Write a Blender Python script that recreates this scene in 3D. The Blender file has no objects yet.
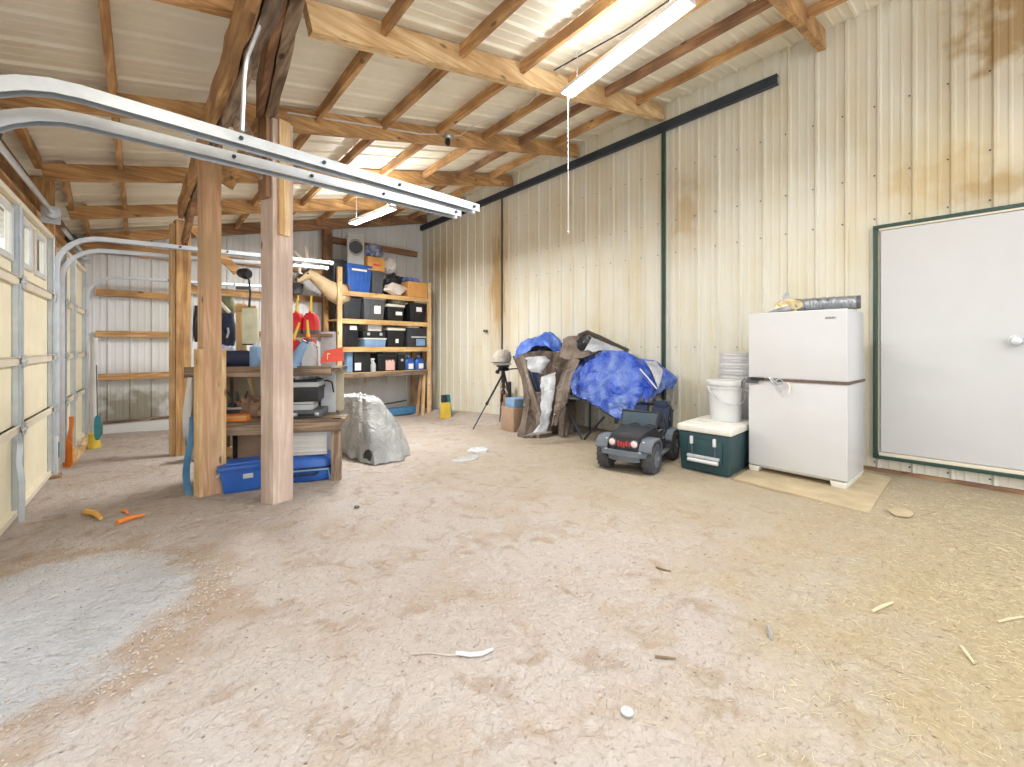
import bpy, bmesh, math, random
from mathutils import Vector, Matrix, noise
R = random.Random(7)
C = bpy.context.scene.collection
S = 0.85                    # plan units -> metres (applied at the end)
CZ = 1.30                   # eye height in plan units
FPX, HX, HY = 422.0, 512.0, 347.0
SN, CS = math.sin(math.radians(44)), math.cos(math.radians(44))

# ---------- reading positions of things in plan ----------
def ray(px, py):
    u = (px - HX) / FPX
    return Vector((SN + CS*u, CS - SN*u, (HY - py) / FPX))
def at(px, py, t):
    d = ray(px, py) * t; return Vector((d.x, d.y, d.z + CZ))
def onX(px, py, X): return at(px, py, X / ray(px, py).x)
def onY(px, py, Y): return at(px, py, Y / ray(px, py).y)
def doorX(Y): return -.864 + .0714*Y
def onD(px, py, off=0):
    d = ray(px, py); return at(px, py, (-.864 + off) / (d.x - .0714*d.y))
def gbase(x, y):
    s = max(0.0, y - 2)
    z = -1.27 - .016*s - .0055*max(x, 0)*s - .006*max(x, 0)
    if x > 5.2 and y > 3: z += .12 * min(1, (x-5.2)/.5) * min(1, (y-3)/2)
    return z + CZ
def gz(x, y):
    return gbase(x, y) + .012*noise.noise(Vector((x*1.3, y*1.3, 0))) + .006*noise.noise(Vector((x*5, y*5, 3)))
def gp(px, py):
    t = FPX*1.3/(py-HY)
    for _ in range(12):
        p = at(px, py, t); g = gz(p.x, p.y); t = (CZ - g) * FPX / (py - HY)
    p = at(px, py, t); p.z = gz(p.x, p.y); return p
def roofz(x, y): return 3.62 - .028*y - .257*(5.86 - x) + CZ

# ---------- materials ----------
def lin(c):
    if isinstance(c, str): c = tuple(int(c[i:i+2], 16) for i in (0, 2, 4))
    return tuple(((v/255)/12.92 if v/255 <= .04045 else ((v/255+.055)/1.055)**2.4) for v in c) + (1,)
def newmat(name):
    m = bpy.data.materials.new(name); m.use_nodes = True
    nt = m.node_tree; b = nt.nodes['Principled BSDF']; return m, nt, b
def N(nt, t, **k):
    n = nt.nodes.new(t)
    for a, v in k.items():
        if a in n.inputs: n.inputs[a].default_value = v
        else: setattr(n, a, v)
    return n
def ramp(nt, fac, stops):
    r = nt.nodes.new('ShaderNodeValToRGB'); e = r.color_ramp.elements
    while len(e) < len(stops): e.new(.5)
    for el, (p, c) in zip(e, stops): el.position = p; el.color = c
    nt.links.new(fac, r.inputs[0]); return r.outputs[0]
def mixc(nt, fac, a, b, mode='MIX'):
    m = nt.nodes.new('ShaderNodeMix'); m.data_type = 'RGBA'; m.blend_type = mode
    for sock, v in ((m.inputs[0], fac), (m.inputs[6], a), (m.inputs[7], b)):
        if isinstance(v, bpy.types.NodeSocket): nt.links.new(v, sock)
        else: sock.default_value = v
    return m.outputs[2]
def shade(c, k): return (min(1, c[0]*k), min(1, c[1]*k), min(1, c[2]*k), 1)
def bumpit(nt, b, h, strength, dist=.01):
    bn = nt.nodes.new('ShaderNodeBump'); bn.inputs['Strength'].default_value = strength; bn.inputs['Distance'].default_value = dist
    nt.links.new(h, bn.inputs['Height']); nt.links.new(bn.outputs[0], b.inputs['Normal'])
def mat(name, col, rough=.6, metal=0., var=.15, vs=6., bump=0., bs=20., spec=.5):
    m, nt, b = newmat(name); c = lin(col)
    tc = N(nt, 'ShaderNodeTexCoord'); nz = N(nt, 'ShaderNodeTexNoise', Scale=vs, Detail=5.)
    nt.links.new(tc.outputs['Object'], nz.inputs['Vector'])
    o = ramp(nt, nz.outputs['Fac'], [(.3, shade(c, 1-var)), (.7, shade(c, 1+var*.6))])
    nt.links.new(o, b.inputs['Base Color'])
    b.inputs['Roughness'].default_value = rough; b.inputs['Metallic'].default_value = metal
    b.inputs['Specular IOR Level'].default_value = spec
    if bump:
        n2 = N(nt, 'ShaderNodeTexNoise', Scale=bs, Detail=6.); nt.links.new(tc.outputs['Object'], n2.inputs['Vector'])
        bumpit(nt, b, n2.outputs['Fac'], bump)
    return m
def wood(name, c1, c2, axis, dark=None, rough=.75, scale=1.):
    m, nt, b = newmat(name); a, d = lin(c1), lin(c2)
    tc = N(nt, 'ShaderNodeTexCoord'); oi = N(nt, 'ShaderNodeObjectInfo'); mp = N(nt, 'ShaderNodeMapping')
    sc = [22*scale]*3; sc['XYZ'.index(axis)] = 1.6*scale
    mp.inputs['Scale'].default_value = sc
    va = N(nt, 'ShaderNodeVectorMath', operation='MULTIPLY_ADD')
    nt.links.new(tc.outputs['Object'], mp.inputs['Vector'])
    nt.links.new(oi.outputs['Random'], va.inputs[0]); va.inputs[1].default_value = (9, 7, 5); nt.links.new(mp.outputs[0], va.inputs[2])
    n1 = N(nt, 'ShaderNodeTexNoise', Scale=1., Detail=8., Distortion=1.2); nt.links.new(va.outputs[0], n1.inputs['Vector'])
    n2 = N(nt, 'ShaderNodeTexNoise', Scale=2.2, Detail=3.)
    v2 = N(nt, 'ShaderNodeVectorMath', operation='ADD'); nt.links.new(tc.outputs['Object'], v2.inputs[0]); nt.links.new(oi.outputs['Random'], v2.inputs[1])
    nt.links.new(v2.outputs[0], n2.inputs['Vector'])
    o = ramp(nt, n1.outputs['Fac'], [(.33, d), (.5, tuple(.5*(x+y) for x, y in zip(a, d))), (.62, a)])
    f2 = ramp(nt, n2.outputs['Fac'], [(.42, (0, 0, 0, 1)), (.68, (.75, .75, .75, 1))])
    o = mixc(nt, f2, o, lin(dark) if dark else shade(d, .75))
    vo = N(nt, 'ShaderNodeTexVoronoi', Scale=.9); mp2 = N(nt, 'ShaderNodeMapping'); s2 = [7]*3; s2['XYZ'.index(axis)] = 3.
    mp2.inputs['Scale'].default_value = s2; nt.links.new(v2.outputs[0], mp2.inputs['Vector']); nt.links.new(mp2.outputs[0], vo.inputs['Vector'])
    kn = ramp(nt, vo.outputs['Distance'], [(.07, (1, 1, 1, 1)), (.13, (0, 0, 0, 1))])
    o = mixc(nt, kn, o, shade(d, .45))
    nt.links.new(o, b.inputs['Base Color']); b.inputs['Roughness'].default_value = rough
    bumpit(nt, b, n1.outputs['Fac'], .5, .006)
    return m
def emis(name, col, s):
    m, nt, b = newmat(name); b.inputs['Emission Color'].default_value = lin(col); b.inputs['Emission Strength'].default_value = s
    b.inputs['Base Color'].default_value = lin(col); return m
M = {}
for ax in 'XYZ':
    M['raft'+ax] = wood('golden timber '+ax, 'd9b07a', 'a87a4a', ax, '7d5a3c')
    M['red'+ax] = wood('reddish timber '+ax, 'b08a66', '80583e', ax, '604636')
    M['pale'+ax] = wood('pale timber '+ax, 'ecd3a8', 'c9a06c', ax, 'b58c60')
    M['grey'+ax] = wood('weathered timber '+ax, 'a8937c', '6a5443', ax, '43372e')
M['pink'] = wood('pinkish post timber', 'd8c6b8', 'bca596', 'Z', 'b39c8e')
M['orange'] = wood('orange pine post', 'd9b592', 'bd906c', 'Z', 'b89a74')
M['osb'] = wood('shelf lumber', 'e6c48c', 'c79a5c', 'X', 'a98252')
M['galv'] = mat('galvanised steel', 'd3d9de', .38, .85, .12, 9)
M['galvm'] = mat('galvanised strip', 'c3ccd4', .45, .55, .12, 9)
M['dsteel'] = mat('dark blue steel', '39424e', .45, .3, .25, 5)
M['white'] = mat('white enamel', 'cacbcc', .28, 0, .02, 4)
M['wplas'] = mat('white plastic', 'd4d5d5', .4, 0, .03, 8)
M['offw'] = mat('off-white plastic', 'dedcd2', .45, 0, .06, 8)
M['black'] = mat('black plastic', '202226', .45, 0, .2, 8)
M['blackg'] = mat('charcoal plastic', '33373d', .5, 0, .2, 8)
M['dgrey'] = mat('dark grey plastic', '565a5e', .5, 0, .2, 8)
M['lgrey'] = mat('light grey plastic', 'b9bdc0', .5, 0, .1, 8)
M['blue'] = mat('blue plastic', '2f62b8', .4, 0, .15, 6)
M['dblue'] = mat('navy fabric', '252f48', .8, 0, .25, 20, .4, 60)
M['lblue'] = mat('light blue plastic', '7ea2c8', .5, 0, .15, 8)
M['blueb'] = mat('faded blue plastic', '4f86b0', .5, 0, .2, 12)
M['red'] = mat('red plastic', 'cf2a33', .4, 0, .12, 8)
M['redor'] = mat('orange-red painted panel', 'e2523a', .45, 0, .12, 8)
M['yel'] = mat('yellow plastic', 'e6c64a', .45, 0, .1, 8)
M['orp'] = mat('orange plastic', 'ee8a35', .45, 0, .12, 8)
M['teal'] = mat('teal plastic', '2b7f8a', .45, 0, .12, 8)
M['green'] = mat('cooler green plastic', '27454a', .5, 0, .12, 8)
M['gtrim'] = mat('dark green painted steel', '2d4a41', .45, .1, .15, 8)
M['card'] = mat('orange-brown cardboard', 'd9a05c', .85, 0, .1, 10)
M['cardb'] = mat('brown cardboard', 'a98e76', .85, 0, .12, 10)
M['duct'] = mat('crinkled silver duct', '9da1a6', .38, .75, .25, 14, .9, 26)
M['paper'] = mat('white paper', 'f2f2f0', .8, 0, .05, 10)
M['pinkp'] = mat('pink paper label', 'e6bdb4', .8, 0, .1, 30)
M['deer'] = mat('tan hide', 'cdb58f', .9, 0, .2, 7, .4, 60)
M['antler'] = mat('bone', 'f6efdf', .6, 0, .12, 12)
M['muzz'] = mat('dark brown hide', '4a3a30', .8, 0, .2, 12)
M['cpanel'] = mat('cream insulated panel', 'f7efd2', .55, 0, .06, 5)
M['cstile'] = mat('cream rail', 'e6deca', .5, 0, .06, 5)
M['tyre'] = mat('dusty black tyre', '4a4a4e', .85, 0, .3, 14, .5, 40)
M['jbody'] = mat('dusty black car plastic', '34363a', .4, 0, .3, 6)
M['jgrey'] = mat('grey car plastic', '6a727b', .4, 0, .15, 8)
M['hl'] = mat('pinkish headlight lens', 'f3d6d0', .2, 0, .05, 8)
M['redl'] = mat('red marking', 'c23a3a', .5, 0, .1, 8)
M['straw'] = mat('straw', 'd4c8a6', .8, 0, .2, 3)
M['chips'] = mat('dark chips', '806b56', .9, 0, .3, 3)
M['peb'] = mat('pale pebbles', 'bfb3a6', .9, 0, .25, 3)
M['tan'] = mat('yellow wood scrap', 'e0ad5a', .7, 0, .15, 10)
M['rope'] = mat('strap webbing', '6b5a50', .9, 0, .2, 40)

def tarp(name, col, col2, crease=14., amt=.9, rough=.45, scl=4.):
    m, nt, b = newmat(name); tc = N(nt, 'ShaderNodeTexCoord')
    n1 = N(nt, 'ShaderNodeTexNoise', Scale=scl, Detail=10., Distortion=.5); nt.links.new(tc.outputs['Object'], n1.inputs['Vector'])
    v = N(nt, 'ShaderNodeTexVoronoi', Scale=crease, feature='DISTANCE_TO_EDGE')
    va = N(nt, 'ShaderNodeVectorMath', operation='MULTIPLY_ADD'); nt.links.new(n1.outputs['Color'], va.inputs[0]); va.inputs[1].default_value = (.5, .5, .5); nt.links.new(tc.outputs['Object'], va.inputs[2])
    nt.links.new(va.outputs[0], v.inputs['Vector'])
    o = ramp(nt, n1.outputs['Fac'], [(.35, lin(col)), (.72, lin(col2))])
    nt.links.new(o, b.inputs['Base Color']); b.inputs['Roughness'].default_value = rough
    add = N(nt, 'ShaderNodeMath', operation='ADD'); nt.links.new(v.outputs[0], add.inputs[0]); nt.links.new(n1.outputs['Fac'], add.inputs[1])
    bumpit(nt, b, add.outputs[0], amt, .03); return m
M['tblue'] = tarp('blue tarpaulin', '1c49bd', '819cd8', 9., 1., .4, 5.)
M['tgrey'] = tarp('grey sheet', '9fa19f', 'c0c2c2', 7., .9)
M['tbrown'] = tarp('brown tarpaulin', '66584f', '857769', 6., .9)
M['tsilv'] = tarp('silver tarpaulin', 'a0a5ab', 'd2d5d9', 6., .9, .35)
M['tblack'] = tarp('black bin liner', '1e2024', '3b3f44', 9., .9, .3)
M['twhite'] = tarp('white sack', 'e2ddd4', 'd7b9ae', 7., .7, .6)
M['tcamo'] = tarp('camouflage cloth', '3e4636', 'c9c8ac', 9., .7, .8, 24.)

def wallmat(name, base, dirt, amt, streak):
    m, nt, b = newmat(name); tc = N(nt, 'ShaderNodeTexCoord')
    mp = N(nt, 'ShaderNodeMapping'); mp.inputs['Scale'].default_value = (4, 4, .5); nt.links.new(tc.outputs['Object'], mp.inputs['Vector'])
    n1 = N(nt, 'ShaderNodeTexNoise', Scale=1., Detail=7.); nt.links.new(mp.outputs[0], n1.inputs['Vector'])
    n2 = N(nt, 'ShaderNodeTexNoise', Scale=1.1, Detail=8.); nt.links.new(tc.outputs['Object'], n2.inputs['Vector'])
    mu = N(nt, 'ShaderNodeMath', operation='MULTIPLY'); nt.links.new(n1.outputs['Fac'], mu.inputs[0]); nt.links.new(n2.outputs['Fac'], mu.inputs[1])
    f = ramp(nt, mu.outputs[0], [(.2, (0, 0, 0, 1)), (.42, (amt, amt, amt, 1))])
    o = mixc(nt, f, lin(base), lin(dirt))
    for (cx, cy, cz, rx, ry, rz, st, col) in streak:     # dirt patches with a place and outline of their own
        va = N(nt, 'ShaderNodeVectorMath', operation='SUBTRACT'); va.inputs[1].default_value = (cx, cy, cz); nt.links.new(tc.outputs['Object'], va.inputs[0])
        vd = N(nt, 'ShaderNodeVectorMath', operation='DIVIDE'); vd.inputs[1].default_value = (rx, ry, rz); nt.links.new(va.outputs[0], vd.inputs[0])
        vl = N(nt, 'ShaderNodeVectorMath', operation='LENGTH'); nt.links.new(vd.outputs[0], vl.inputs[0])
        n3 = N(nt, 'ShaderNodeTexNoise', Scale=5., Detail=8.); nt.links.new(mp.outputs[0] if rz > 2*ry else tc.outputs['Object'], n3.inputs['Vector'])
        ad = N(nt, 'ShaderNodeMath', operation='MULTIPLY_ADD'); nt.links.new(n3.outputs['Fac'], ad.inputs[0]); ad.inputs[1].default_value = 1.05; nt.links.new(vl.outputs['Value'], ad.inputs[2])
        fm = ramp(nt, ad.outputs[0], [(.75, (st, st, st, 1)), (1.0, (st*.4,)*3+(1,))]); 
        g = ramp(nt, vl.outputs['Value'], [(.55, (1, 1, 1, 1)), (1., (0, 0, 0, 1))])
        ml = mixc(nt, 1., fm, g, 'MULTIPLY')
        o = mixc(nt, ml, o, lin(col))
    nt.links.new(o, b.inputs['Base Color']); b.inputs['Roughness'].default_value = .42; return m
M['wallR'] = wallmat('cream ribbed steel', 'dfddd0', 'd3c69e', .6,
    [(5.86, 6.5, 2.6, 1, .55, 2.6, .9, 'b08f58'), (5.86, -.5, 4.3, 1, 1.0, 1.1, .9, '9a7c4c'), (5.86, 2.6, 3.2, 1, .5, .9, .6, 'b79b66'),
     (5.86, .0, 3.0, 1, 1., .55, .6, 'c3a566'), (5.86, -.3, 2.75, 1, .5, .3, .7, 'a8894e'), (5.86, 8.6, 3.3, 1, .9, .9, .6, 'b9a476')])
M['wallF'] = wallmat('white ribbed steel', 'e4e7ea', 'cfcfc4', .5, [(.3, 9.4, .25, 1.3, 1, .85, 1., '8f8a7c'), (4, 9.4, .6, 2.2, 1, .5, .6, 'a39a84')])
M['roof'] = wallmat('pale roof sheet', 'f2eddc', 'dcd4bc', .5, [])
M['ply'] = wood('aged plywood', 'b98f60', '8a6340', 'Y', '5b4634')
M['plysheet'] = mat('dusty plywood', 'baa888', .85, 0, .18, 5, .2, 40)

def floormat():
    m, nt, b = newmat('packed dirt'); tc = N(nt, 'ShaderNodeTexCoord'); P = tc.outputs['Object']
    def nz(s, d=8., dist=0.):
        n = N(nt, 'ShaderNodeTexNoise', Scale=s, Detail=d, Distortion=dist); nt.links.new(P, n.inputs['Vector']); return n.outputs['Fac']
    o = ramp(nt, nz(.9), [(.3, lin('ddd0c3')), (.7, lin('ebe2da'))])
    o = mixc(nt, ramp(nt, nz(2.6, 10, .8), [(.48, (0, 0, 0, 1)), (.66, (.55, .55, .55, 1))]), o, lin('d6c0a6'))
    o = mixc(nt, ramp(nt, nz(5.5, 10, 1.), [(.55, (0, 0, 0, 1)), (.68, (.6, .6, .6, 1))]), o, lin('c0a88e'))
    o = mixc(nt, ramp(nt, nz(13, 10), [(.56, (0, 0, 0, 1)), (.7, (.7, .7, .7, 1))]), o, lin('efe6dc'))
    def blob(cx, cy, rx, ry, amp):
        va = N(nt, 'ShaderNodeVectorMath', operation='SUBTRACT'); va.inputs[1].default_value = (cx, cy, 0); nt.links.new(P, va.inputs[0])
        vd = N(nt, 'ShaderNodeVectorMath', operation='MULTIPLY'); vd.inputs[1].default_value = (1/rx, 1/ry, 0); nt.links.new(va.outputs[0], vd.inputs[0])
        vl = N(nt, 'ShaderNodeVectorMath', operation='LENGTH'); nt.links.new(vd.outputs[0], vl.inputs[0])
        ad = N(nt, 'ShaderNodeMath', operation='MULTIPLY_ADD'); nt.links.new(nz(3.2), ad.inputs[0]); ad.inputs[1].default_value = amp; nt.links.new(vl.outputs['Value'], ad.inputs[2])
        hf = N(nt, 'ShaderNodeMath', operation='MULTIPLY'); hf.inputs[1].default_value = .5; nt.links.new(ad.outputs[0], hf.inputs[0])
        return hf.outputs[0]
    # straw-stained ground by the side wall
    f = ramp(nt, blob(3.6, -.9, 3.4, 1.9, .8), [(.45, (.85, .85, .85, 1)), (.75, (0, 0, 0, 1))])
    o = mixc(nt, f, o, lin('d6c294'))
    f = ramp(nt, blob(5.2, 1.5, 2.9, 4.6, .8), [(.4, (.75, .75, .75, 1)), (.78, (0, 0, 0, 1))])
    o = mixc(nt, f, o, lin('dccaa8'))
    # washed-in grey gravel patch, daylight painted into its tone, with a brown rim by the near garage door
    q = blob(-.55, 2.95, 1.0, .95, 1.0)
    o = mixc(nt, ramp(nt, q, [(.66, (0, 0, 0, 1)), (.72, (.6, .6, .6, 1)), (.77, (.5, .5, .5, 1)), (.84, (0, 0, 0, 1))]), o, lin('c9ab8a'))
    o = mixc(nt, ramp(nt, q, [(.64, (1, 1, 1, 1)), (.74, (0, 0, 0, 1))]), o, mixc(nt, nz(7), lin('d4d4d2'), lin('f2f2f2')))
    # fine dark specks
    vo = N(nt, 'ShaderNodeTexVoronoi', Scale=9.); nt.links.new(P, vo.inputs['Vector'])
    o = mixc(nt, ramp(nt, vo.outputs['Distance'], [(.03, (.8, .8, .8, 1)), (.07, (0, 0, 0, 1))]), o, lin('8a7460'))
    o = mixc(nt, ramp(nt, nz(46, 8), [(.60, (0, 0, 0, 1)), (.72, (.55, .55, .55, 1))]), o, lin('a08a74'))
    o = mixc(nt, 1., o, (.60, .595, .60, 1), 'MULTIPLY')
    nt.links.new(o, b.inputs['Base Color']); b.inputs['Roughness'].default_value = .95; b.inputs['Specular IOR Level'].default_value = .15
    a1 = N(nt, 'ShaderNodeMath', operation='MULTIPLY_ADD'); nt.links.new(nz(6, 12, 1.), a1.inputs[0]); a1.inputs[1].default_value = 1.6; nt.links.new(nz(30, 8, 1.), a1.inputs[2])
    bumpit(nt, b, a1.outputs[0], .9, .022)
    return m
M['floor'] = floormat()
def glassmat():
    m = bpy.data.materials.new('window glass'); m.use_nodes = True; nt = m.node_tree; nt.nodes.clear()
    o = N(nt, 'ShaderNodeOutputMaterial'); t = N(nt, 'ShaderNodeBsdfTransparent'); g = N(nt, 'ShaderNodeBsdfGlossy', Roughness=.05); x = N(nt, 'ShaderNodeMixShader')
    t.inputs[0].default_value = (.93, .96, 1, 1); x.inputs[0].default_value = .08
    nt.links.new(t.outputs[0], x.inputs[1]); nt.links.new(g.outputs[0], x.inputs[2]); nt.links.new(x.outputs[0], o.inputs[0]); return m
M['glass'] = glassmat()
M['tube'] = emis('lit tube', 'f4f8ff', 14.)
M['lens'] = emis('lit lens', 'f4f8ff', 5.)

# ---------- mesh building ----------
def frame(d, up=(0, 0, 1)):
    d = Vector(d).normalized(); up = Vector(up)
    if abs(d.dot(up.normalized())) > .98: up = Vector((1, 0, 0)) if abs(d.x) < .9 else Vector((0, 1, 0))
    s = d.cross(up).normalized(); u = s.cross(d).normalized(); return d, s, u
class MB:
    def __init__(self): self.bm = bmesh.new()
    def _hexa(self, vs, bev=0, seg=2):
        v = [self.bm.verts.new(p) for p in vs]; fs = []
        for q in ((0, 3, 2, 1), (4, 5, 6, 7), (0, 1, 5, 4), (1, 2, 6, 5), (2, 3, 7, 6), (3, 0, 4, 7)): fs.append(self.bm.faces.new([v[i] for i in q]))
        if bev:
            es = list({e for f in fs for e in f.edges})
            bmesh.ops.bevel(self.bm, geom=es, offset=bev, segments=seg, affect='EDGES', profile=.6)
        return self
    def box(self, x0, x1, y0, y1, z0, z1, b=0, seg=2):
        return self._hexa([(x0, y0, z0), (x1, y0, z0), (x1, y1, z0), (x0, y1, z0), (x0, y0, z1), (x1, y0, z1), (x1, y1, z1), (x0, y1, z1)], b, seg)
    def taper(self, w, d, h, k, z0=0, b=.01, cx=0, cy=0):
        a, c = w/2*k, d/2*k; A, D = w/2, d/2
        return self._hexa([(cx-a, cy-c, z0), (cx+a, cy-c, z0), (cx+a, cy+c, z0), (cx-a, cy+c, z0), (cx-A, cy-D, z0+h), (cx+A, cy-D, z0+h), (cx+A, cy+D, z0+h), (cx-A, cy+D, z0+h)], b)
    def bar(self, p0, p1, w, h, up=(0, 0, 1), b=.006, n=1, rough=0, seed=0):
        p0, p1 = Vector(p0), Vector(p1); d, s, u = frame(p1-p0, up)
        if n == 1 and not rough:
            return self._hexa([p0-s*w/2-u*h/2, p0+s*w/2-u*h/2, p0+s*w/2+u*h/2, p0-s*w/2+u*h/2, p1-s*w/2-u*h/2, p1+s*w/2-u*h/2, p1+s*w/2+u*h/2, p1-s*w/2+u*h/2], b, 1)
        rings = []
        for i in range(n+1):
            c = p0.lerp(p1, i/n); ring = []
            for k, (a, e) in enumerate(((-1, -1), (-.4, -1.0), (.5, -1), (1, -1), (1, .1), (1, 1), (0, 1), (-1, 1), (-1, 0))):
                q = Vector((i*.7+seed, k*1.7, seed*3.1))
                ring.append(c + s*(a*w/2 + rough*noise.noise(q)) + u*(e*h/2 + rough*noise.noise(q+Vector((9, 9, 9)))))
            rings.append(ring)
        return self.loft(rings)
    def loft(self, rings, cap=True, closed=True):
        vr = [[self.bm.verts.new(p) for p in r] for r in rings]; n = len(vr[0])
        for a, b in zip(vr, vr[1:]):
            for i in range(n if closed else n-1):
                j = (i+1) % n; self.bm.faces.new((a[i], a[j], b[j], b[i]))
        if cap and closed:
            self.bm.faces.new(list(reversed(vr[0]))); self.bm.faces.new(vr[-1])
        return self
    def tube(self, pts, r, n=8, cap=True, up=(0, 0, 1)):
        pts = [Vector(p) for p in pts]; rr = r if isinstance(r, (list, tuple)) else [r]*len(pts); rings = []
        ps = None
        for i, p in enumerate(pts):
            d = (pts[min(i+1, len(pts)-1)] - pts[max(i-1, 0)])
            d, s, u = frame(d, up)
            if ps is not None:
                s = (ps - d*ps.dot(d)).normalized(); u = s.cross(d).normalized()
            ps = s
            rings.append([p + (s*math.cos(2*math.pi*k/n) + u*math.sin(2*math.pi*k/n))*rr[i] for k in range(n)])
        return self.loft(rings, cap)
    def sweep(self, prof, pts, up=(0, 0, 1)):
        pts = [Vector(p) for p in pts]; rings = []; ps = None
        for i, p in enumerate(pts):
            d, s, u = frame(pts[min(i+1, len(pts)-1)] - pts[max(i-1, 0)], up)
            if ps is not None:
                s = (ps - d*ps.dot(d)).normalized(); u = s.cross(d).normalized()
            ps = s
            rings.append([p + s*a + u*b for a, b in prof])
        return self.loft(rings)
    def lathe(self, prof, c=(0, 0, 0), n=24, axis=(0, 0, 1), cap=True):
        c = Vector(c); d, s, u = frame(axis, (0, 1, 0) if abs(axis[1]) < .9 else (0, 0, 1))
        return self.loft([[c + d*z + (s*math.cos(2*math.pi*k/n) + u*math.sin(2*math.pi*k/n))*max(r, 1e-4) for k in range(n)] for r, z in prof], cap)
    def ball(self, c, r, n=16, amp=0, fr=2., seed=0, flat=None):
        c = Vector(c); r = Vector(r) if not isinstance(r, (int, float)) else Vector((r, r, r)); rings = []
        for i in range(n//2+1):
            th = math.pi*i/(n//2); ring = []
            for k in range(n):
                ph = 2*math.pi*k/n
                d = Vector((math.sin(th)*math.cos(ph), math.sin(th)*math.sin(ph), -math.cos(th)))
                if i in (0, n//2): d = Vector((math.cos(ph)*.02, math.sin(ph)*.02, -math.cos(th)))
                q = 1 + amp*noise.noise(d*fr + Vector((seed, seed*2, 0))) + amp*.5*noise.noise(d*fr*2.7 + Vector((0, seed, 4)))
                p = c + Vector((d.x*r.x, d.y*r.y, d.z*r.z))*q
                if flat is not None and p.z < flat: p.z = flat + .001*i
                ring.append(p)
            rings.append(ring)
        return self.loft(rings)
    def prism(self, outline, axis, a, b):       # outline 2D extruded along an axis from a to b
        f = {'X': lambda p, t: (t, p[0], p[1]), 'Y': lambda p, t: (p[0], t, p[1]), 'Z': lambda p, t: (p[0], p[1], t)}[axis]
        return self.loft([[f(p, a) for p in outline], [f(p, b) for p in outline]])
    def xf(self, m): self.bm.transform(m); return self
    def mesh(self, name, smooth=35):
        bmesh.ops.recalc_face_normals(self.bm, faces=self.bm.faces)
        me = bpy.data.meshes.new(name); self.bm.to_mesh(me); self.bm.free()
        if smooth:
            me.polygons.foreach_set('use_smooth', [True]*len(me.polygons)); me.set_sharp_from_angle(angle=math.radians(smooth))
        return me
def tag(o, label=None, cat=None, group=None, kind=None):
    if label: o['label'] = label
    if cat: o['category'] = cat
    if group: o['group'] = group
    if kind: o['kind'] = kind
    return o
def thing(name, label, cat, loc=(0, 0, 0), rz=0, group=None, kind=None):
    o = bpy.data.objects.new(name, None); C.objects.link(o); o.location = loc; o.rotation_euler = (0, 0, rz); o.empty_display_size = .05
    return tag(o, label, cat, group, kind)
def tm(o): return Matrix.Translation(o.location) @ Matrix.Rotation(o.rotation_euler.z, 4, 'Z')
def part(name, mb, m, parent, world=False, smooth=35, label=None, kind=None):
    if world:
        r = parent
        while r.parent: r = r.parent
        mb.xf(tm(r).inverted())
    me = mb.mesh(name, smooth); me.materials.append(M[m] if isinstance(m, str) else m)
    o = bpy.data.objects.new(name, me); C.objects.link(o); o.parent = parent
    if label: o['label'] = label
    if kind: o['kind'] = kind
    return o
def solo(name, mb, m, label=None, cat=None, group=None, kind=None, smooth=35, keep=False):
    vs = [v.co for v in mb.bm.verts]
    lo = Vector([min(v[i] for v in vs) for i in range(3)]); hi = Vector([max(v[i] for v in vs) for i in range(3)])
    c = Vector(((lo.x+hi.x)/2, (lo.y+hi.y)/2, lo.z)) if not keep else Vector()
    mb.xf(Matrix.Translation(-c)); me = mb.mesh(name, smooth); me.materials.append(M[m] if isinstance(m, str) else m)
    o = bpy.data.objects.new(name, me); C.objects.link(o); o.location = c
    return tag(o, label, cat, group, kind)
def struct(name, mb, m, smooth=35, parent=None):
    if parent is not None: return part(name, mb, m, parent, smooth=smooth)
    return solo(name, mb, m, kind='structure', keep=True, smooth=smooth)
def copy_tree(o, parent=None):
    c = o.copy(); C.objects.link(c); c.parent = parent
    for ch in [x for x in bpy.data.objects if x.parent == o]: copy_tree(ch, c)
    return c
ORD = ['first', 'second', 'third', 'fourth', 'fifth', 'sixth', 'seventh', 'eighth', 'ninth', 'tenth']
# =================== the setting ===================
XR, YF = 5.86, 9.4
mb = MB(); nx, ny = 150, 220
X0, X1, Y0, Y1 = -3.2, 6.2, -4.2, 9.6
vs = [[mb.bm.verts.new((X0+(X1-X0)*i/nx, Y0+(Y1-Y0)*j/ny, gz(X0+(X1-X0)*i/nx, Y0+(Y1-Y0)*j/ny))) for i in range(nx+1)] for j in range(ny+1)]
for j in range(ny):
    for i in range(nx): mb.bm.faces.new((vs[j][i], vs[j][i+1], vs[j+1][i+1], vs[j+1][i]))
struct('floor', mb, 'floor', smooth=180)

def ribs(a, b, pitch, start, minor=True, dep=.022, w=.05):
    """(coordinate, depth) profile of ribbed steel sheet between a and b"""
    out = [(a, 0)]; k = math.ceil((a - start)/pitch)
    while True:
        c = start + k*pitch
        if c > b: break
        for dx, d in ((-w/2, 0), (-w/2+.014, dep), (w/2-.014, dep), (w/2, 0)):
            if a < c+dx < b: out.append((c+dx, d))
        if minor:
            for f in (.34, .67):
                m0 = c + pitch*f
                for dx, d in ((-.016, 0), (-.008, dep*.22), (.008, dep*.22), (.016, 0)):
                    if a < m0+dx < b: out.append((m0+dx, d))
        k += 1
    out.append((b, 0)); return out
def sheet(prof, f):
    mb = MB(); rows = [[mb.bm.verts.new(f(c, d, e)) for e in (0, 1)] for c, d in prof]
    for a, b in zip(rows, rows[1:]): mb.bm.faces.new((a[0], b[0], b[1], a[1]))
    return mb
pr = ribs(-1.6, YF+.035, .2697, .5125)
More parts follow.
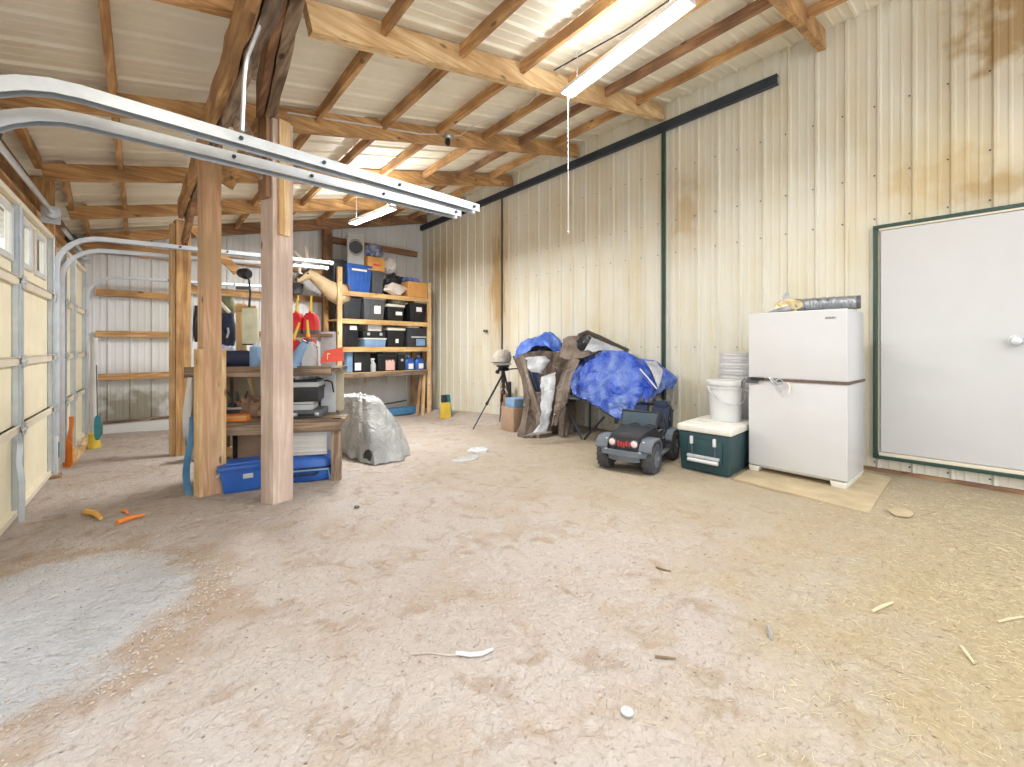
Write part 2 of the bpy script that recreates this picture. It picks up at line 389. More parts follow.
struct('wall_right', sheet(pr, lambda c, d, e: (XR + .02 - d, c, (gbase(XR, c) - .35) if e == 0 else roofz(XR, c)+.05)), 'wallR', smooth=0)
pr = ribs(-.95, XR+.16, .2697, .05)
struct('wall_far', sheet(pr, lambda c, d, e: (c, YF + .02 - d, -.75 if e == 0 else roofz(c, YF)+.05)), 'wallF', smooth=0)
pr = ribs(-1.6, YF+.02, .30, .1, dep=.02)
struct('ceiling', sheet(pr, lambda c, d, e: ((-1.1 if e == 0 else XR+.02), c, roofz(-1.1 if e == 0 else XR+.02, c) - d)), 'roof', smooth=0)
# wall above and between the garage doors
mb = MB()
def dslab(y0, y1, z0, z1, off0, off1, m=mb):
    pts = []
    for z in (z0, z1):
        for (y, o) in ((y0, off0), (y1, off0), (y1, off1), (y0, off1)): pts.append((doorX(y)+o, y, (z if not callable(z) else z(doorX(y), y))))
    m._hexa(pts, 0)
top = lambda x, y: roofz(x-.2, y)-.02
dslab(-1.6, YF, 1.20+CZ, top, -.20, -.16)
dslab(6.48, 6.98, -.3, 1.20+CZ, -.20, -.16); dslab(9.0, YF, -.3, 1.20+CZ, -.20, -.16)
struct('wall_left', mb, 'ply')
for i, (y0, y1, z0, z1) in enumerate(((-1.6, YF-.02, 1.17+CZ, 1.40+CZ),)):
    mb = MB(); dslab(y0, y1, z0, z1, -.16, -.09, mb); struct('trim_1', mb, 'rafftY' if False else 'raftY')
# steel channel high on the panelled wall
mb = MB(); a = Vector((XR-.03, 1.43, 3.22+CZ)); b = Vector((XR-.03, 9.38, 3.03+CZ))
mb.sweep([(-.035, -.06), (.03, -.06), (.03, -.045), (-.02, -.045), (-.02, .045), (.03, .045), (.03, .06), (-.035, .06)], [a, b])
for k in range(9):
    p = a.lerp(b, (k+.3)/9); mb.ball(p+Vector((-.037, 0, 0)), .012, 8)
struct('trim_2', mb, 'dsteel')
struct('trim_3', MB().box(XR-.045, XR+.01, 2.86, 2.90, .0, 3.16+CZ, .004), 'gtrim')
struct('trim_4', MB().box(XR-.012, XR+.01, 6.35, 6.375, -.2, 3.08+CZ), 'dsteel')
struct('trim_5', MB().box(XR-.03, XR+.02, -1.5, 1.9, -.1, .03, .004), 'redY')
struct('trim_6', MB().box(-.02, .86, YF-.07, YF-.02, gbase(0, YF)-.05, gbase(0, YF)+.16, .004), 'wplas')
struct('trim_7', MB().box(-.02, .86, YF-.09, YF-.01, gbase(0, YF)+.16, gbase(0, YF)+.20, .004), 'grey'+'X')
# screws of the wall sheets
mb = MB()
for z in (3.84, 3.11, 2.65, 1.30, .50, .085):
    c = .5125 - .2697*7
    while c < 9.3:
        if not (.1 < z < 2.6 and -.6 < c < .62): mb.ball((XR-.006, c+.035, z), .009, 6)
        c += .2697
struct('trim_8', mb, 'dsteel')

# white door in the panelled wall
d = thing('door_1', None, None, (XR, 0, 0), kind='structure')
Yd0, Yd1, Zt, Zb = -.56, .555, 1.27+CZ, -1.165+CZ
part('door_leaf', MB().box(-.035, .0, Yd0+.05, Yd1-.06, Zb+.075, Zt-.06, .004), 'white', d, smooth=0)
mb = MB()
mb.box(-.05, .01, Yd1-.035, Yd1, Zb, Zt, .004).box(-.05, .01, Yd0, Yd0+.035, Zb, Zt, .004).box(-.055, .01, Yd0, Yd1, Zt-.035, Zt, .004).box(-.055, .01, Yd0, Yd1, Zb, Zb+.035, .004)
part('door_frame', mb, 'gtrim', d)
part('door_sill', MB().box(-.045, .005, Yd0+.045, Yd1-.045, Zb+.035, Zb+.07, .004).box(-.045, .0, Yd0+.045, Yd1-.045, Zt-.055, Zt-.035, .004), 'cstile', d, label='tan strip along the door edge')
k = onX(1015, 341, XR)
kb = part('door_knob', MB().lathe([(.045, .0), (.05, .006), (.048, .012), (.018, .018), (.016, .045), (.034, .055), (.042, .075), (.034, .095), (.01, .10)], (-.035, k.y, k.z), 20, (-1, 0, 0)), 'galv', d)

# garage doors
def garage(name, y0, y1, stiles, wins):
    g = thing(name, None, None, (doorX(y0), y0, 0), kind='structure')
    zz = [1.13, .51, -.11, -.64, -1.30]
    n = Vector((1, -.0714, 0)).normalized(); dr = Vector((.0714, 1, 0)).normalized()
    def P(y, z, off): p = Vector((doorX(y), y, z+CZ)) + n*off; return p
    def slab(mb, ya, yb, za, zb, o0, o1, b=.004):
        mb._hexa([P(ya, za, o0), P(yb, za, o0), P(yb, za, o1), P(ya, za, o1), P(ya, zb, o0), P(yb, zb, o0), P(yb, zb, o1), P(ya, zb, o1)], b, 1)
    for r in range(4):
        za, zb = zz[r+1], zz[r]; mb = MB()
        if r == 0 and wins:
            ya = y0; wz0, wz1 = za+.17, zb-.10
            slab(mb, y0, y1, za, wz0, -.03, 0); slab(mb, y0, y1, wz1, zb, -.03, 0)
            cur = y0
            for (a, b) in wins:
                slab(mb, cur, a, wz0, wz1, -.03, 0); cur = b
            slab(mb, cur, y1, wz0, wz1, -.03, 0)
        else: slab(mb, y0, y1, za, zb, -.03, 0)
        pp = part('door_panel', mb, 'cpanel', g, True)
        if r == 0:
            for (a, b) in wins:
                m2 = MB()
                for (c0, c1, e0, e1) in ((a-.03, a+.02, wz0-.03, wz1+.03), (b-.02, b+.03, wz0-.03, wz1+.03), (a, b, wz0-.03, wz0+.02), (a, b, wz1-.02, wz1+.03)): slab(m2, c0, c1, e0, e1, 0, .015)
                part('window_frame', m2, 'wplas', pp, True)
                m3 = MB(); slab(m3, a, b, wz0, wz1, -.02, -.014, 0); part('pane', m3, 'glass', pp, True)
    for r in range(5):
        z = zz[r]; mb = MB()
        if r == 0: slab(mb, y0, y1, z-.035, z+.01, 0, .04)
        elif r == 4: slab(mb, y0, y1, z, z+.05, 0, .03)
        else: slab(mb, y0, y1, z-.035, z+.035, 0, .03); slab(mb, y0, y1, z+.028, z+.035, .0, .045)
        part('rail', mb, 'cstile', g, True)
    for (a, w) in stiles:
        mb = MB()
        for r in range(4): slab(mb, a-w/2, a+w/2, zz[r+1]+.02, zz[r]-.02, 0, .036); slab(mb, a-w/2, a-w/2+.012, zz[r+1]+.02, zz[r]-.02, .036, .05)
        part('stile', mb, 'galvm', g, True)
        mb = MB()
        for r in range(1, 4): slab(mb, a-.03, a+.07, zz[r]-.05, zz[r]+.05, .045, .052, .001); mb.tube([P(a-.02, zz[r], .05), P(a+.06, zz[r], .05)], .014, 8)
        part('hinge', mb, 'galv', g, True)
    return g
garage('door_2', 3.28, 6.42, [(3.85, .16), (5.05, .17), (6.36, .13)], [(3.95, 4.4), (4.5, 4.92), (5.2, 5.55), (5.72, 6.14)])
garage('door_3', 7.02, 8.92, [(7.12, .12), (7.8, .14), (8.84, .12)], [])
mb = MB()
a = gp(62, 461); dslab(7.0, 9.1, gbase(0, 8)-.06, gbase(0, 8)+.035, .02, .12, mb); struct('trim_9', mb, 'paleY')

# =================== roof timbers ===================
RY = [-.7, 1.0, 2.91, 4.43, 6.06, 7.6, 9.15]
RT, RD = .17, .24
where = ['behind the camera side', 'beside the lit shop light at the front', 'carrying the lit shop light, whitish in its middle', 'with the junction box on its underside', 'behind the near track ends', 'by the far shop light', 'against the far wall']
def rafter(i, x0, x1, m, label, n=14, low=False):
    y = RY[i]; mb = MB(); dz = .13
    if low: dz = .155
    mb.bar((x0, y, roofz(x0, y)-dz), (x1, y, roofz(x1, y)-dz), .075, .15 if low else .20, n=n, rough=.008, seed=i*5+x0)
    solo('rafter', mb, m, label, 'rafter', 'rafters under the roof')
rl = ['golden sloping rafter nearest the white door, ending above the dark steel channel', 'wide rafter just under the near shop light, its lit tone painted pale',
      'golden rafter with a cable and junction box fixed along it', 'brown rafter crossing behind the ends of the near garage door tracks',
      'brown rafter just in front of the far shop light', 'darkest rafter, close against the far wall']
for i, (x0, m, lb) in enumerate(zip((.9, .95, .72, .86, .9, .95), ('raftX', 'paleX', 'raftX', 'raftX', 'raftX', 'redX'), rl)):  # pale timber on the second rafter paints in the shop light's brightness
    rafter(i+1, x0, XR-.03, m, lb)
ll = ['golden rafter stub at the top edge, left of the rough girder', 'golden rafter on the low side, just above the near garage door tracks', 'second golden rafter on the low side, above the curved middle track',
      'third golden rafter on the low side, above the middle track', 'brown rafter on the low side nearest the far wall']
for i, lb in zip((2, 3, 4, 5, 6), ll): rafter(i, doorX(RY[i])-.0, .63+.055*(i-2), 'raftX', lb, 6, True)
rows = [5.14, 4.42, 3.71, 2.97, 2.25, 1.54, .05, -.52]
rn = ['nearest the panelled wall', 'second out from the panelled wall', 'third out from the panelled wall', 'fourth out from the panelled wall', 'just right of the near shop light', 'next to the posts', 'just left of the girder', 'over the garage doors']
bays = [(0, 'before the first rafter'), (1, 'between the first and whitish rafters'), (2, 'between the whitish and junction box rafters'), (3, 'behind the junction box rafter'), (4, 'beside the far shop light'), (5, 'against the far wall')]
rn[4] = 'fifth out from the panelled wall'; rn[5] = 'sixth out from the panelled wall'
for ri, x0 in enumerate(rows):
    for bi, bw in bays:
        ya, yb = RY[bi]+.04, RY[bi+1]-.04
        if bi == 0 and x0 < 3: continue
        xa, xb = x0+.045*(ya-4.45), x0+.045*(yb-4.45)
        if xa < doorX(ya)+.02 and ri == 7: xa = xb = max(xa, doorX(yb)+.03)
        mb = MB(); mb.bar((xa, ya, roofz(xa, ya)-.085), (xb, yb, roofz(xb, yb)-.085), .043, .105, n=5, rough=.007, seed=ri*7+bi)
        solo('purlin', mb, 'raftY' if ri != 1 else 'redY', 'rough purlin %s, %s' % (rn[ri], bw), 'purlin', 'purlins under the roof sheets')

# rough girder on the posts, and the doubled girder to the big post
def gx(y): return .60 + .035*(y-2.9)
mb = MB(); mb.bar((gx(2.2)-.035, 2.2, roofz(.6, 2.2)-.36), (gx(6.9)-.035, 6.9, roofz(.8, 6.9)-.36), .055, .21, n=30, rough=.018, seed=3)
g = thing('girder', 'rough weathered girder of two boards running along the top of the timber posts', 'beam', (gx(4.5), 4.5, 2.9))
part('girder_board', mb, 'raftY', g, True)
mb = MB(); mb.bar((gx(2.2)+.03, 2.2, roofz(.6, 2.2)-.41), (gx(6.9)+.03, 6.9, roofz(.8, 6.9)-.39), .055, .20, n=34, rough=.026, seed=11)
part('girder_board', mb, 'greyY', g, True, label='splintered grey board')
p1 = gp(277, 504)
A = Vector((p1.x-.05, p1.y+.1, 2.02+CZ)); Bv = Vector((.72, 2.25, 2.07+CZ))
g = thing('girder', 'dark doubled girder running from the top of the big post toward the viewer', 'beam', (p1.x, p1.y, 3.2))
sd = (Bv-A).cross(Vector((0, 0, 1))).normalized()
mb = MB(); mb.bar(A-sd*.015, Bv-sd*.015, .075, .22, n=12, rough=.010, seed=4); part('girder_board', mb, 'greyY', g, True)
mb = MB(); mb.bar(A+sd*.055+Vector((0, 0, .05)), Bv+sd*.055+Vector((0, 0, .05)), .05, .30, n=12, rough=.006, seed=6); part('girder_board', mb, 'redY', g, True, label='smooth reddish brown plank')

# posts
def yaw_bar(mb, c, w, d, z0, z1, rz, n=10, rough=.004, seed=0):
    up = Vector((math.cos(rz), math.sin(rz), 0)); mb.bar((c[0], c[1], z0), (c[0], c[1], z1), w, d, up=up, n=n, rough=rough, seed=seed); return mb
t = thing('timber_post', 'thick pinkish grey square post in front of the workbench, tallest and nearest', 'post', p1)
c = Vector((p1.x+.03, p1.y+.11, 0)); g0 = p1.z-.08
part('post_shaft', yaw_bar(MB(), c, .175, .175, g0, 1.92+CZ, .28, 14, .006, 2), 'pink', t, True)
dr = Vector((math.cos(.28), math.sin(.28), 0)); pn = Vector((dr.y, -dr.x, 0))
f = c + pn*.10
part('face_plank', yaw_bar(MB(), f+dr*.0, .028, .095, .95+CZ, 1.92+CZ, .28, 4, .002, 1), 'paleZ', t, True, label='short pale plank nailed to the upper face')
part('side_plank', yaw_bar(MB(), c-dr*.108, .12, .035, 1.25+CZ, 1.95+CZ, .28, 4, .002, 1), 'redZ', t, True)
p2 = gp(210, 496)
t = thing('timber_post', 'orange toned square post with boards nailed to both sides, left of the big post', 'post', p2)
c = Vector((p2.x+.01, p2.y+.09, 0))
part('post_shaft', yaw_bar(MB(), c, .14, .14, p2.z-.08, 1.70+CZ, .18, 12, .004, 5), 'orange', t, True)
dr2 = Vector((math.cos(.18), math.sin(.18), 0))
for s_, w_ in ((-1, .03), (1, .04)): part('side_board', yaw_bar(MB(), c+dr2*s_*(.07+w_/2), .13, w_, p2.z-.06, -.02+CZ, .18, 5, .002, s_), 'paleZ', t, True)
p3 = gp(181, 456)
t = thing('timber_post', 'brown square post furthest back at the left, beside the far garage door bay', 'post', p3)
part('post_shaft', yaw_bar(MB(), (p3.x+.02, p3.y+.08), .15, .15, p3.z-.08, 1.6+CZ, .1, 10, .004, 8), 'raftZ', t, True)
part('side_board', yaw_bar(MB(), (p3.x-.08, p3.y+.1), .12, .04, p3.z-.05, 1.55+CZ, .1, 5, .003, 8), 'paleZ', t, True)
pw = onY(328, 300, 9.2)
solo('timber_post', yaw_bar(MB(), (pw.x, 9.25), .14, .18, -.35, roofz(pw.x, 9.2)-.02, 0, 8, .004, 9), 'redZ', 'dark brown wall post against the far wall, behind the deer mount', 'post')
solo('timber_post', yaw_bar(MB(), (5.74, 9.1), .10, .16, gbase(5.7, 9)-.05, 1.35+CZ, 0, 8, .004, 10), 'redZ', 'dark brown stud in the far corner, right of the shelf unit', 'post')
solo('timber_post', yaw_bar(MB(), (doorX(4.3)-.10, 4.45), .12, .14, 1.2+CZ, roofz(-.6, 4.4)-.02, 0, 3, .003, 12), 'raftZ', 'short timber post at the left edge above the near garage door', 'post')
solo('timber_post', yaw_bar(MB(), (doorX(6.7)-.10, 6.7), .14, .2, gbase(0, 6.7)-.05, roofz(-.5, 6.7)-.02, 0, 6, .003, 13), 'raftZ', 'timber jamb post between the two garage doors', 'post')
# braces
def brace(a, b, w, h, m, label, seed):
    mb = MB(); mb.bar(a, b, w, h, n=6, rough=.005, seed=seed); solo('knee_brace', mb, m, label, 'brace', 'braces between posts and rafters')
brace((c.x+.08, c.y-.28, 1.40+CZ), (c.x+.30, c.y-.58, 1.98+CZ), .04, .10, 'raftX', 'golden brace rising to the right from the top of the orange toned post', 1)
brace((c.x-.02, c.y-.9, 1.86+CZ), (p1.x-.06, p1.y+.12, 1.45+CZ), .045, .13, 'greyY', 'dark brace sloping from the rough girder down to the big post', 2)
brace((p3.x+.12, p3.y+.05, 1.55+CZ), (p3.x+.62, p3.y+.05, 1.02+CZ), .045, .11, 'raftX', 'brace sloping down to the right from the top of the rear left post', 3)
brace((1.0, 9.34, 1.15+CZ), (1.75, 9.34, .62+CZ), .05, .10, 'greyX', 'grey diagonal board on the far wall behind the orange toned post', 4)
brace((p3.x+.02, p3.y-.1, 1.28+CZ), (p3.x+.05, p3.y-.95, 1.82+CZ), .05, .13, 'redY', 'dark brace in line with the rough girder at the rear left post', 5)
0 and brace((c.x-.0, c.y-.08, 1.32+CZ), (c.x-.02, c.y-.75, 1.80+CZ), .05, .13, 'greyY', 'weathered brace under the rough girder in front of the orange toned post', 6)
# girts on the far wall
def girt(px0, px1, py, h, label, m='raftX', px_ref=None, X0=None, X1=None):
    a = onY(px0, py, 9.3); b = onY(px1, py, 9.3); z = a.z if px_ref is None else onY(px_ref, py, 9.3).z
    mb = MB(); mb.bar((X0 if X0 is not None else a.x, 9.32, z), (X1 if X1 is not None else b.x, 9.32, z), .08, h, n=6, rough=.004, seed=px0)
    solo('wall_girt', mb, m, label, 'girt', 'girts on the far wall')
girt(92, 171, 291.5, .11, 'golden board across the far left wall, second from its top', px_ref=92, X0=-.1, X1=.88)
girt(92, 171, 334, .10, 'golden board across the far left wall, third from its top', px_ref=120, X0=-.1, X1=.88)
girt(92, 171, 376.5, .10, 'golden board across the far left wall, lowest of its four', px_ref=120, X0=-.1, X1=.88)
girt(80, 173, 247, .16, 'golden board across the top of the far left wall, under the roof', px_ref=100, X0=-.3, X1=.9)
girt(190, 325, 291, .13, 'yellowish board along the far wall behind the two middle posts', px_ref=205, X0=1.0, X1=2.3)
girt(190, 325, 298, .12, 'dark board along the far wall just below the deer mount', 'redX', px_ref=300, X0=2.32, X1=3.4)
girt(190, 325, 333, .11, 'dark board along the far wall behind the workbench clutter', 'redX', px_ref=200, X0=1.0, X1=3.4)
girt(340, 421, 241, .13, 'reddish board across the upper far wall behind the shelf unit', 'redX', px_ref=340, X0=3.55, X1=5.66)
girt(225, 320, 262, .12, 'brown board high on the far wall, seen between the middle posts', 'raftX', px_ref=245, X0=1.0, X1=3.35)
# =================== garage door tracks and shafts ===================
def track(y, xe, ze, zs, label, k=1.):
    x0 = doorX(y)+(.07 if y < 4 else .03); r = .50 if y < 4 else .36; pts = []
    g0 = gbase(x0, y)
    zt = zs+CZ
    pts += [(x0, y, g0+.06), (x0, y, zt-r-.3), (x0, y, zt-r)]
    for j in range(1, 9):
        a = math.pi/2*j/8; pts.append((x0+r*(1-math.cos(a)), y, zt-r+r*math.sin(a)))
    for j in range(1, 7):
        f = j/6; pts.append((x0+r+(xe-x0-r)*f, y, zt+(ze-zs)*f))
    w, h, q = .036*k, .032*k, .006*k
    prof = [(-h, -w), (h, -w), (h, w), (-h, w), (-h, w-q), (h-q, w-q), (h-q, -w+q), (-h, -w+q)]
    if True: prof = [(a, b) for a, b in prof]
    t = thing('door_track', label, 'track', (x0, y, g0), 0, 'garage door tracks')
    mb = MB(); mb.sweep(prof, pts, up=(0, 1, 0)); part('rail_channel', mb, 'galv', t, True)
    # angle stiffening the horizontal run, and bolts
    hs = [Vector(p) for p in pts[11:]]
    mb = MB(); mb.sweep([(-.040, .037), (.02, .037), (.02, .042), (-.040, .042)], [hs[0], hs[-1]], up=(0, 1, 0)) if k == 1. else mb.sweep([(-.03, .02), (.01, .02), (.01, .025), (-.03, .025)], [hs[0], hs[-1]], up=(0, 1, 0)); part('stiffener', mb, 'galvm', t, True)
    for f in (.12, .35, .62, .97):
        p = hs[0].lerp(hs[-1], f); mb = MB(); mb.lathe([(.012, 0), (.012, .012), (.006, .014)], (p.x, p.y-.036, p.z), 8, (0, -1, 0)); part('bolt', mb, 'dsteel', t, True)
    for z in (.35, .85, 1.5):
        mb = MB().box(x0-.07, x0+.01, y+.03, y+.036, g0+z, g0+z+.05); part('bracket', mb, 'galv', t, True)
    return t
track(2.95, onY(477, 208, 2.95).x, onY(477, 209, 2.95).z-CZ, 1.235, 'galvanised door track highest in view, its right end over the panelled wall')
track(3.22, onY(459, 213, 3.22).x, onY(459, 214, 3.22).z-CZ, 1.205, 'white galvanised door track just beneath the highest one, passing behind the big post')
track(6.56, onY(333, 262, 6.56).x, onY(333, 263, 6.56).z-CZ, 1.20, 'curved galvanised track at the far end of the windowed garage door', .75)
track(6.90, onY(328, 266, 6.9).x, onY(328, 268, 6.9).z-CZ, 1.13, 'lower curved track at the near end of the far garage door', .7)
track(9.02, 2.4, 1.16, 1.09, 'thin curved track in front of the far left wall', .62)
def shaft(y0, y1, z, lab):
    n = .03; a = Vector((doorX(y0)+n, y0, z+CZ)); b = Vector((doorX(y1)+n, y1, z+CZ))
    t = thing('torsion_shaft', lab, 'shaft', a)
    mb = MB(); mb.tube([a, b], .022, 10); part('shaft_tube', mb, 'galv', t, True)
    mb = MB(); mb.lathe([(.05, 0), (.055, .01), (.045, .02), (.045, .07), (.06, .08), (.06, .09)], b, 14, (0, -1, 0)); part('cable_drum', mb, 'galv', t, True)
    mb = MB().box(b.x-.09, b.x+.05, b.y+.02, b.y+.03, b.z-.10, b.z+.07); part('bearing_plate', mb, 'galvm', t, True)
    m = a.lerp(b, .30); mb = MB(); mb.lathe([(.05, -.02), (.06, -.015), (.06, .015), (.05, .02)], m, 14, (0, 1, 0)); part('bearing_ring', mb, 'dsteel', t, True)
shaft(3.3, 6.4, 1.37, 'long silver torsion shaft above the windowed garage door')
shaft(7.0, 8.9, 1.34, 'short torsion shaft above the far garage door')

# =================== shop lights ===================
def shoplight(p0, p1, name_lab, power, up=.16, cord=None):
    p0, p1 = Vector(p0), Vector(p1); mid = (p0+p1)/2; d = (p1-p0); L = d.length; rz = math.atan2(d.y, d.x)
    t = thing('shop_light', name_lab, 'light', mid, rz, 'hanging fluorescent shop lights')
    mb = MB()
    prof = [(-.07, -.005), (-.05, .045), (-.03, .065), (.03, .065), (.05, .045), (.07, -.005), (.067, -.008), (.047, .040), (.028, .059), (-.028, .059), (-.047, .040), (-.067, -.008)]
    mb.loft([[(x, a, b) for a, b in prof] for x in (-L/2, L/2)]); part('housing', mb, 'white', t)
    for s_ in (-1, 1):
        mb = MB(); mb.prism([(-.066, -.006), (-.046, .042), (.046, .042), (.066, -.006)], 'X', s_*L/2-.006*(s_ > 0), s_*L/2+.006*(s_ < 0)); part('end_plate', mb, 'white', t)
    for s_ in (-1, 1):
        mb = MB(); mb.tube([(-L/2+.02, s_*.026, .012), (L/2-.02, s_*.026, .012)], .016, 12); part('fluorescent_tube', mb, 'tube', t)
    for s_ in (-1, 1):
        w = tm(t) @ Vector((s_*L*.38, 0, 0)); mb = MB(); zr = roofz(w.x, w.y)-.16-mid.z
        mb.tube([(s_*L*.38, 0, .07), (s_*L*.38, 0, zr)], .004, 5); part('hanging_chain', mb, 'galv', t)
    if cord:
        mb = MB(); mb.tube([(L/2-.03, 0, .05), (L/2-.03, 0, cord)], .0035, 5); mb.ball((L/2-.03, 0, cord), .012, 8); part('pull_cord', mb, 'wplas', t)
    for nm, zz_, rx, pw in (('tube_light', -.004, 0, power), ('added_uplight', .070, math.pi, power*up)):  # second light is an added uplight for the roof; the housing has no slots
        la = bpy.data.lights.new(nm, 'AREA'); la.shape = 'RECTANGLE'; la.size = L*.95*S; la.size_y = .07*S; la.energy = pw; la.color = (1., .995, .98)
        lo = bpy.data.objects.new(nm, la); C.objects.link(lo); lo.parent = t; lo.location = (0, 0, zz_); lo.rotation_euler = (rx, 0, 0); lo.scale = (1/S,)*3
    return t
ln = at(690, 10, 2.85); lf = at(566, 88, 3.93)
lf.z = ln.z = (ln.z+lf.z)/2
shoplight(ln, lf, 'lit white shop light over the middle of the floor, with a long pull cord', 26, cord=-1.28)
ln = onY(393, 206, 5.6); lf = onY(352, 226, 6.8); z = (ln.z+lf.z)/2
shoplight((ln.x, 5.6, z), (lf.x, 6.8, z), 'small lit shop light at the back, above the shelf unit', 82)
shoplight((3.05, -.5, 2.28+CZ), (2.98, -1.75, 2.28+CZ), 'added shop light out of view, further along the same row', 10)  # unseen lamp added to even out the light on the near side
shoplight((.35, .55, 1.62+CZ), (.30, -.85, 1.60+CZ), 'added shop light out of view, over the garage door lane', 16, up=1.3)  # unseen lamp added to brighten the low left side and its roof

# conduit, box, cables
solo('conduit', MB().tube([at(275, -12, 2.15), at(262, 20, 2.22), at(248, 55, 2.3), at(245.5, 66, 2.31), at(244, 80, 2.31), at(242, 131, 2.31)], .011, 8), 'galv',
     'bent metal conduit coming down beside the rough girder', 'conduit')
jb = onY(448, 139, 4.36)
t = thing('junction_box', 'metal junction box with a socket under the middle rafter', 'box', jb)
part('box_body', MB().lathe([(.05, 0), (.055, .01), (.055, .05), (.05, .055)], (0, 0, -.0), 10), 'galv', t)
part('socket', MB().lathe([(.02, 0), (.03, -.02), (.03, -.07), (.022, -.08)], (0, 0, .0), 10, (0, 0, 1)), 'black', t)
part('wire', MB().tube([(-.03, 0, .03), (-.08, .02, .08), (-.11, 0, .03)], .006, 6), 'wplas', t)
def onraft(x, dz=.0): return Vector((x, 4.375, roofz(x, 4.43)-.10+dz))
mb = MB(); pts = [onraft(1.25, .02), onraft(1.7, .0), onraft(2.2, -.02), onraft(2.7, -.05), Vector((jb.x-.03, 4.37, jb.z+.05))]
solo('cable', mb.tube(pts, .008, 6), 'wplas', 'white cable running along the middle rafter to the junction box', 'cable')
solo('cable', MB().tube([jb+Vector((.05, 0, .05)), jb+Vector((.18, -.02, .10)), Vector((jb.x+.28, 4.2, roofz(jb.x+.3, 4.2)-.05)), Vector((jb.x+.55, 3.5, roofz(jb.x+.55, 3.5)-.05)), Vector((3.25, 2.4, roofz(3.25, 2.4)-.06))], .006, 6), 'galv', 'thin wire climbing from the junction box toward the near shop light', 'cable')
solo('cable', MB().tube([(3.35, 1.2, roofz(3.35, 1.2)-.05), (3.33, 2.0, roofz(3.33, 2)-.10), (3.3, 2.8, roofz(3.3, 2.8)-.06)], .007, 6), 'black', 'black wire under the roof sheet left of the near shop light', 'cable')

# =================== left side odds ===================
a = gp(94, 448)
t = thing('downpipe', 'white plastic pipe standing at the far left wall with a yellow foot', 'pipe', (a.x, a.y, a.z))
ht = onY(94, 338, a.y).z-a.z
part('pipe_tube', MB().tube([(0, 0, .10), (0, 0, ht)], .038, 14), 'wplas', t)
part('foot', MB().lathe([(.07, 0), (.075, .02), (.06, .10), (.062, .2), (.05, .21)], (0, 0, 0), 14), 'yel', t)
b_ = at(97.5, 440, a.y/ray(97.5, 440).y*.98)
t = thing('hand_scoop', 'teal plastic scoop hanging on a cord beside the white pipe', 'scoop', b_)
part('blade', MB().loft([[( -.035*k, -.01, z), (.035*k, -.01, z), (.03*k, .03, z), (-.03*k, .03, z)] for z, k in ((0, .5), (.05, .9), (.2, 1), (.3, .8), (.33, .35))]), 'teal', t)
part('cord', MB().tube([(0, .01, .33), (-.01, .02, 1.0)], .007, 6), 'dgrey', t)
a = gp(58, 466)
t = thing('orange_sheet', 'bent orange plastic sheet leaning on the jamb between the garage doors', 'sheet', (a.x+.085, a.y-.16, a.z), math.radians(-44))
mb = MB(); g = []
for j in range(9):
    f = j/8; g.append([(-.06-.02*math.sin(f*6), .06*f, f*.56), (.03-.045*f*f+.01*math.sin(f*8), .06*f, f*.56), (.03-.045*f*f+.01*math.sin(f*8), .06*f+.012, f*.56), (-.06-.02*math.sin(f*6), .06*f+.012, f*.56)])
part('sheet_panel', mb.loft(g), 'orp', t)
part('cut_flap', MB().loft([[(.02, -.03, .02), (.075, -.02, .03), (.075, -.01, .03), (.02, -.02, .02)], [(.01, -.01, .30), (.045, .0, .27), (.045, .01, .27), (.01, .0, .30)]]), 'orp', t)
a = gp(51, 478)
t = thing('jamb_post', 'white lower jamb guard with a brown base between the garage doors', 'post', a)
part('guard', MB().box(-.05, .05, -.05, .05, .03, .42, .008), 'wplas', t); part('base_block', MB().box(-.075, .075, -.07, .07, 0, .03, .006), 'redZ', t)
part('clip', MB().box(.03, .06, -.02, .03, .2, .36, .008), 'teal', t)
a = onD(22, 445, .07)
t = thing('door_strut', 'bent grey metal bar standing against the windowed garage door', 'bar', (a.x, a.y, gz(a.x, a.y)))
part('strut_bar', MB().sweep([(-.016, -.012), (.016, -.012), (.016, .012), (-.016, .012)], [(0, 0, 0), (0, 0, .3), (-.015, .01, .45), (-.01, .03, .58), (-.02, .05, .60)], up=(0, 1, 0)), 'galvm', t)
for i, (x, y, x2, y2, m, lb) in enumerate(((86, 514, 101, 521, 'tan', 'short thick yellow wood scrap on the dirt, left of the long one'), (117, 525, 144, 517, 'orp', 'long curved orange scrap on the dirt near the left side'), (122, 512, 128, 515, 'orp', 'tiny orange chip lying between the two larger scraps'))):
    p, q = gp(x, y), gp(x2, y2); m_ = (p+q)/2; r = (.022, .017, .012)[i]; p.z += r; q.z += r; m_.z += r+.004
    solo('wood_scrap', MB().tube([p, p.lerp(m_, .5)+Vector((0, .01, 0)), m_+Vector((.01, .012, 0)), q], [r, r*1.05, r, r*.6], 8), m, lb, 'scrap', 'scraps on the dirt at the left')

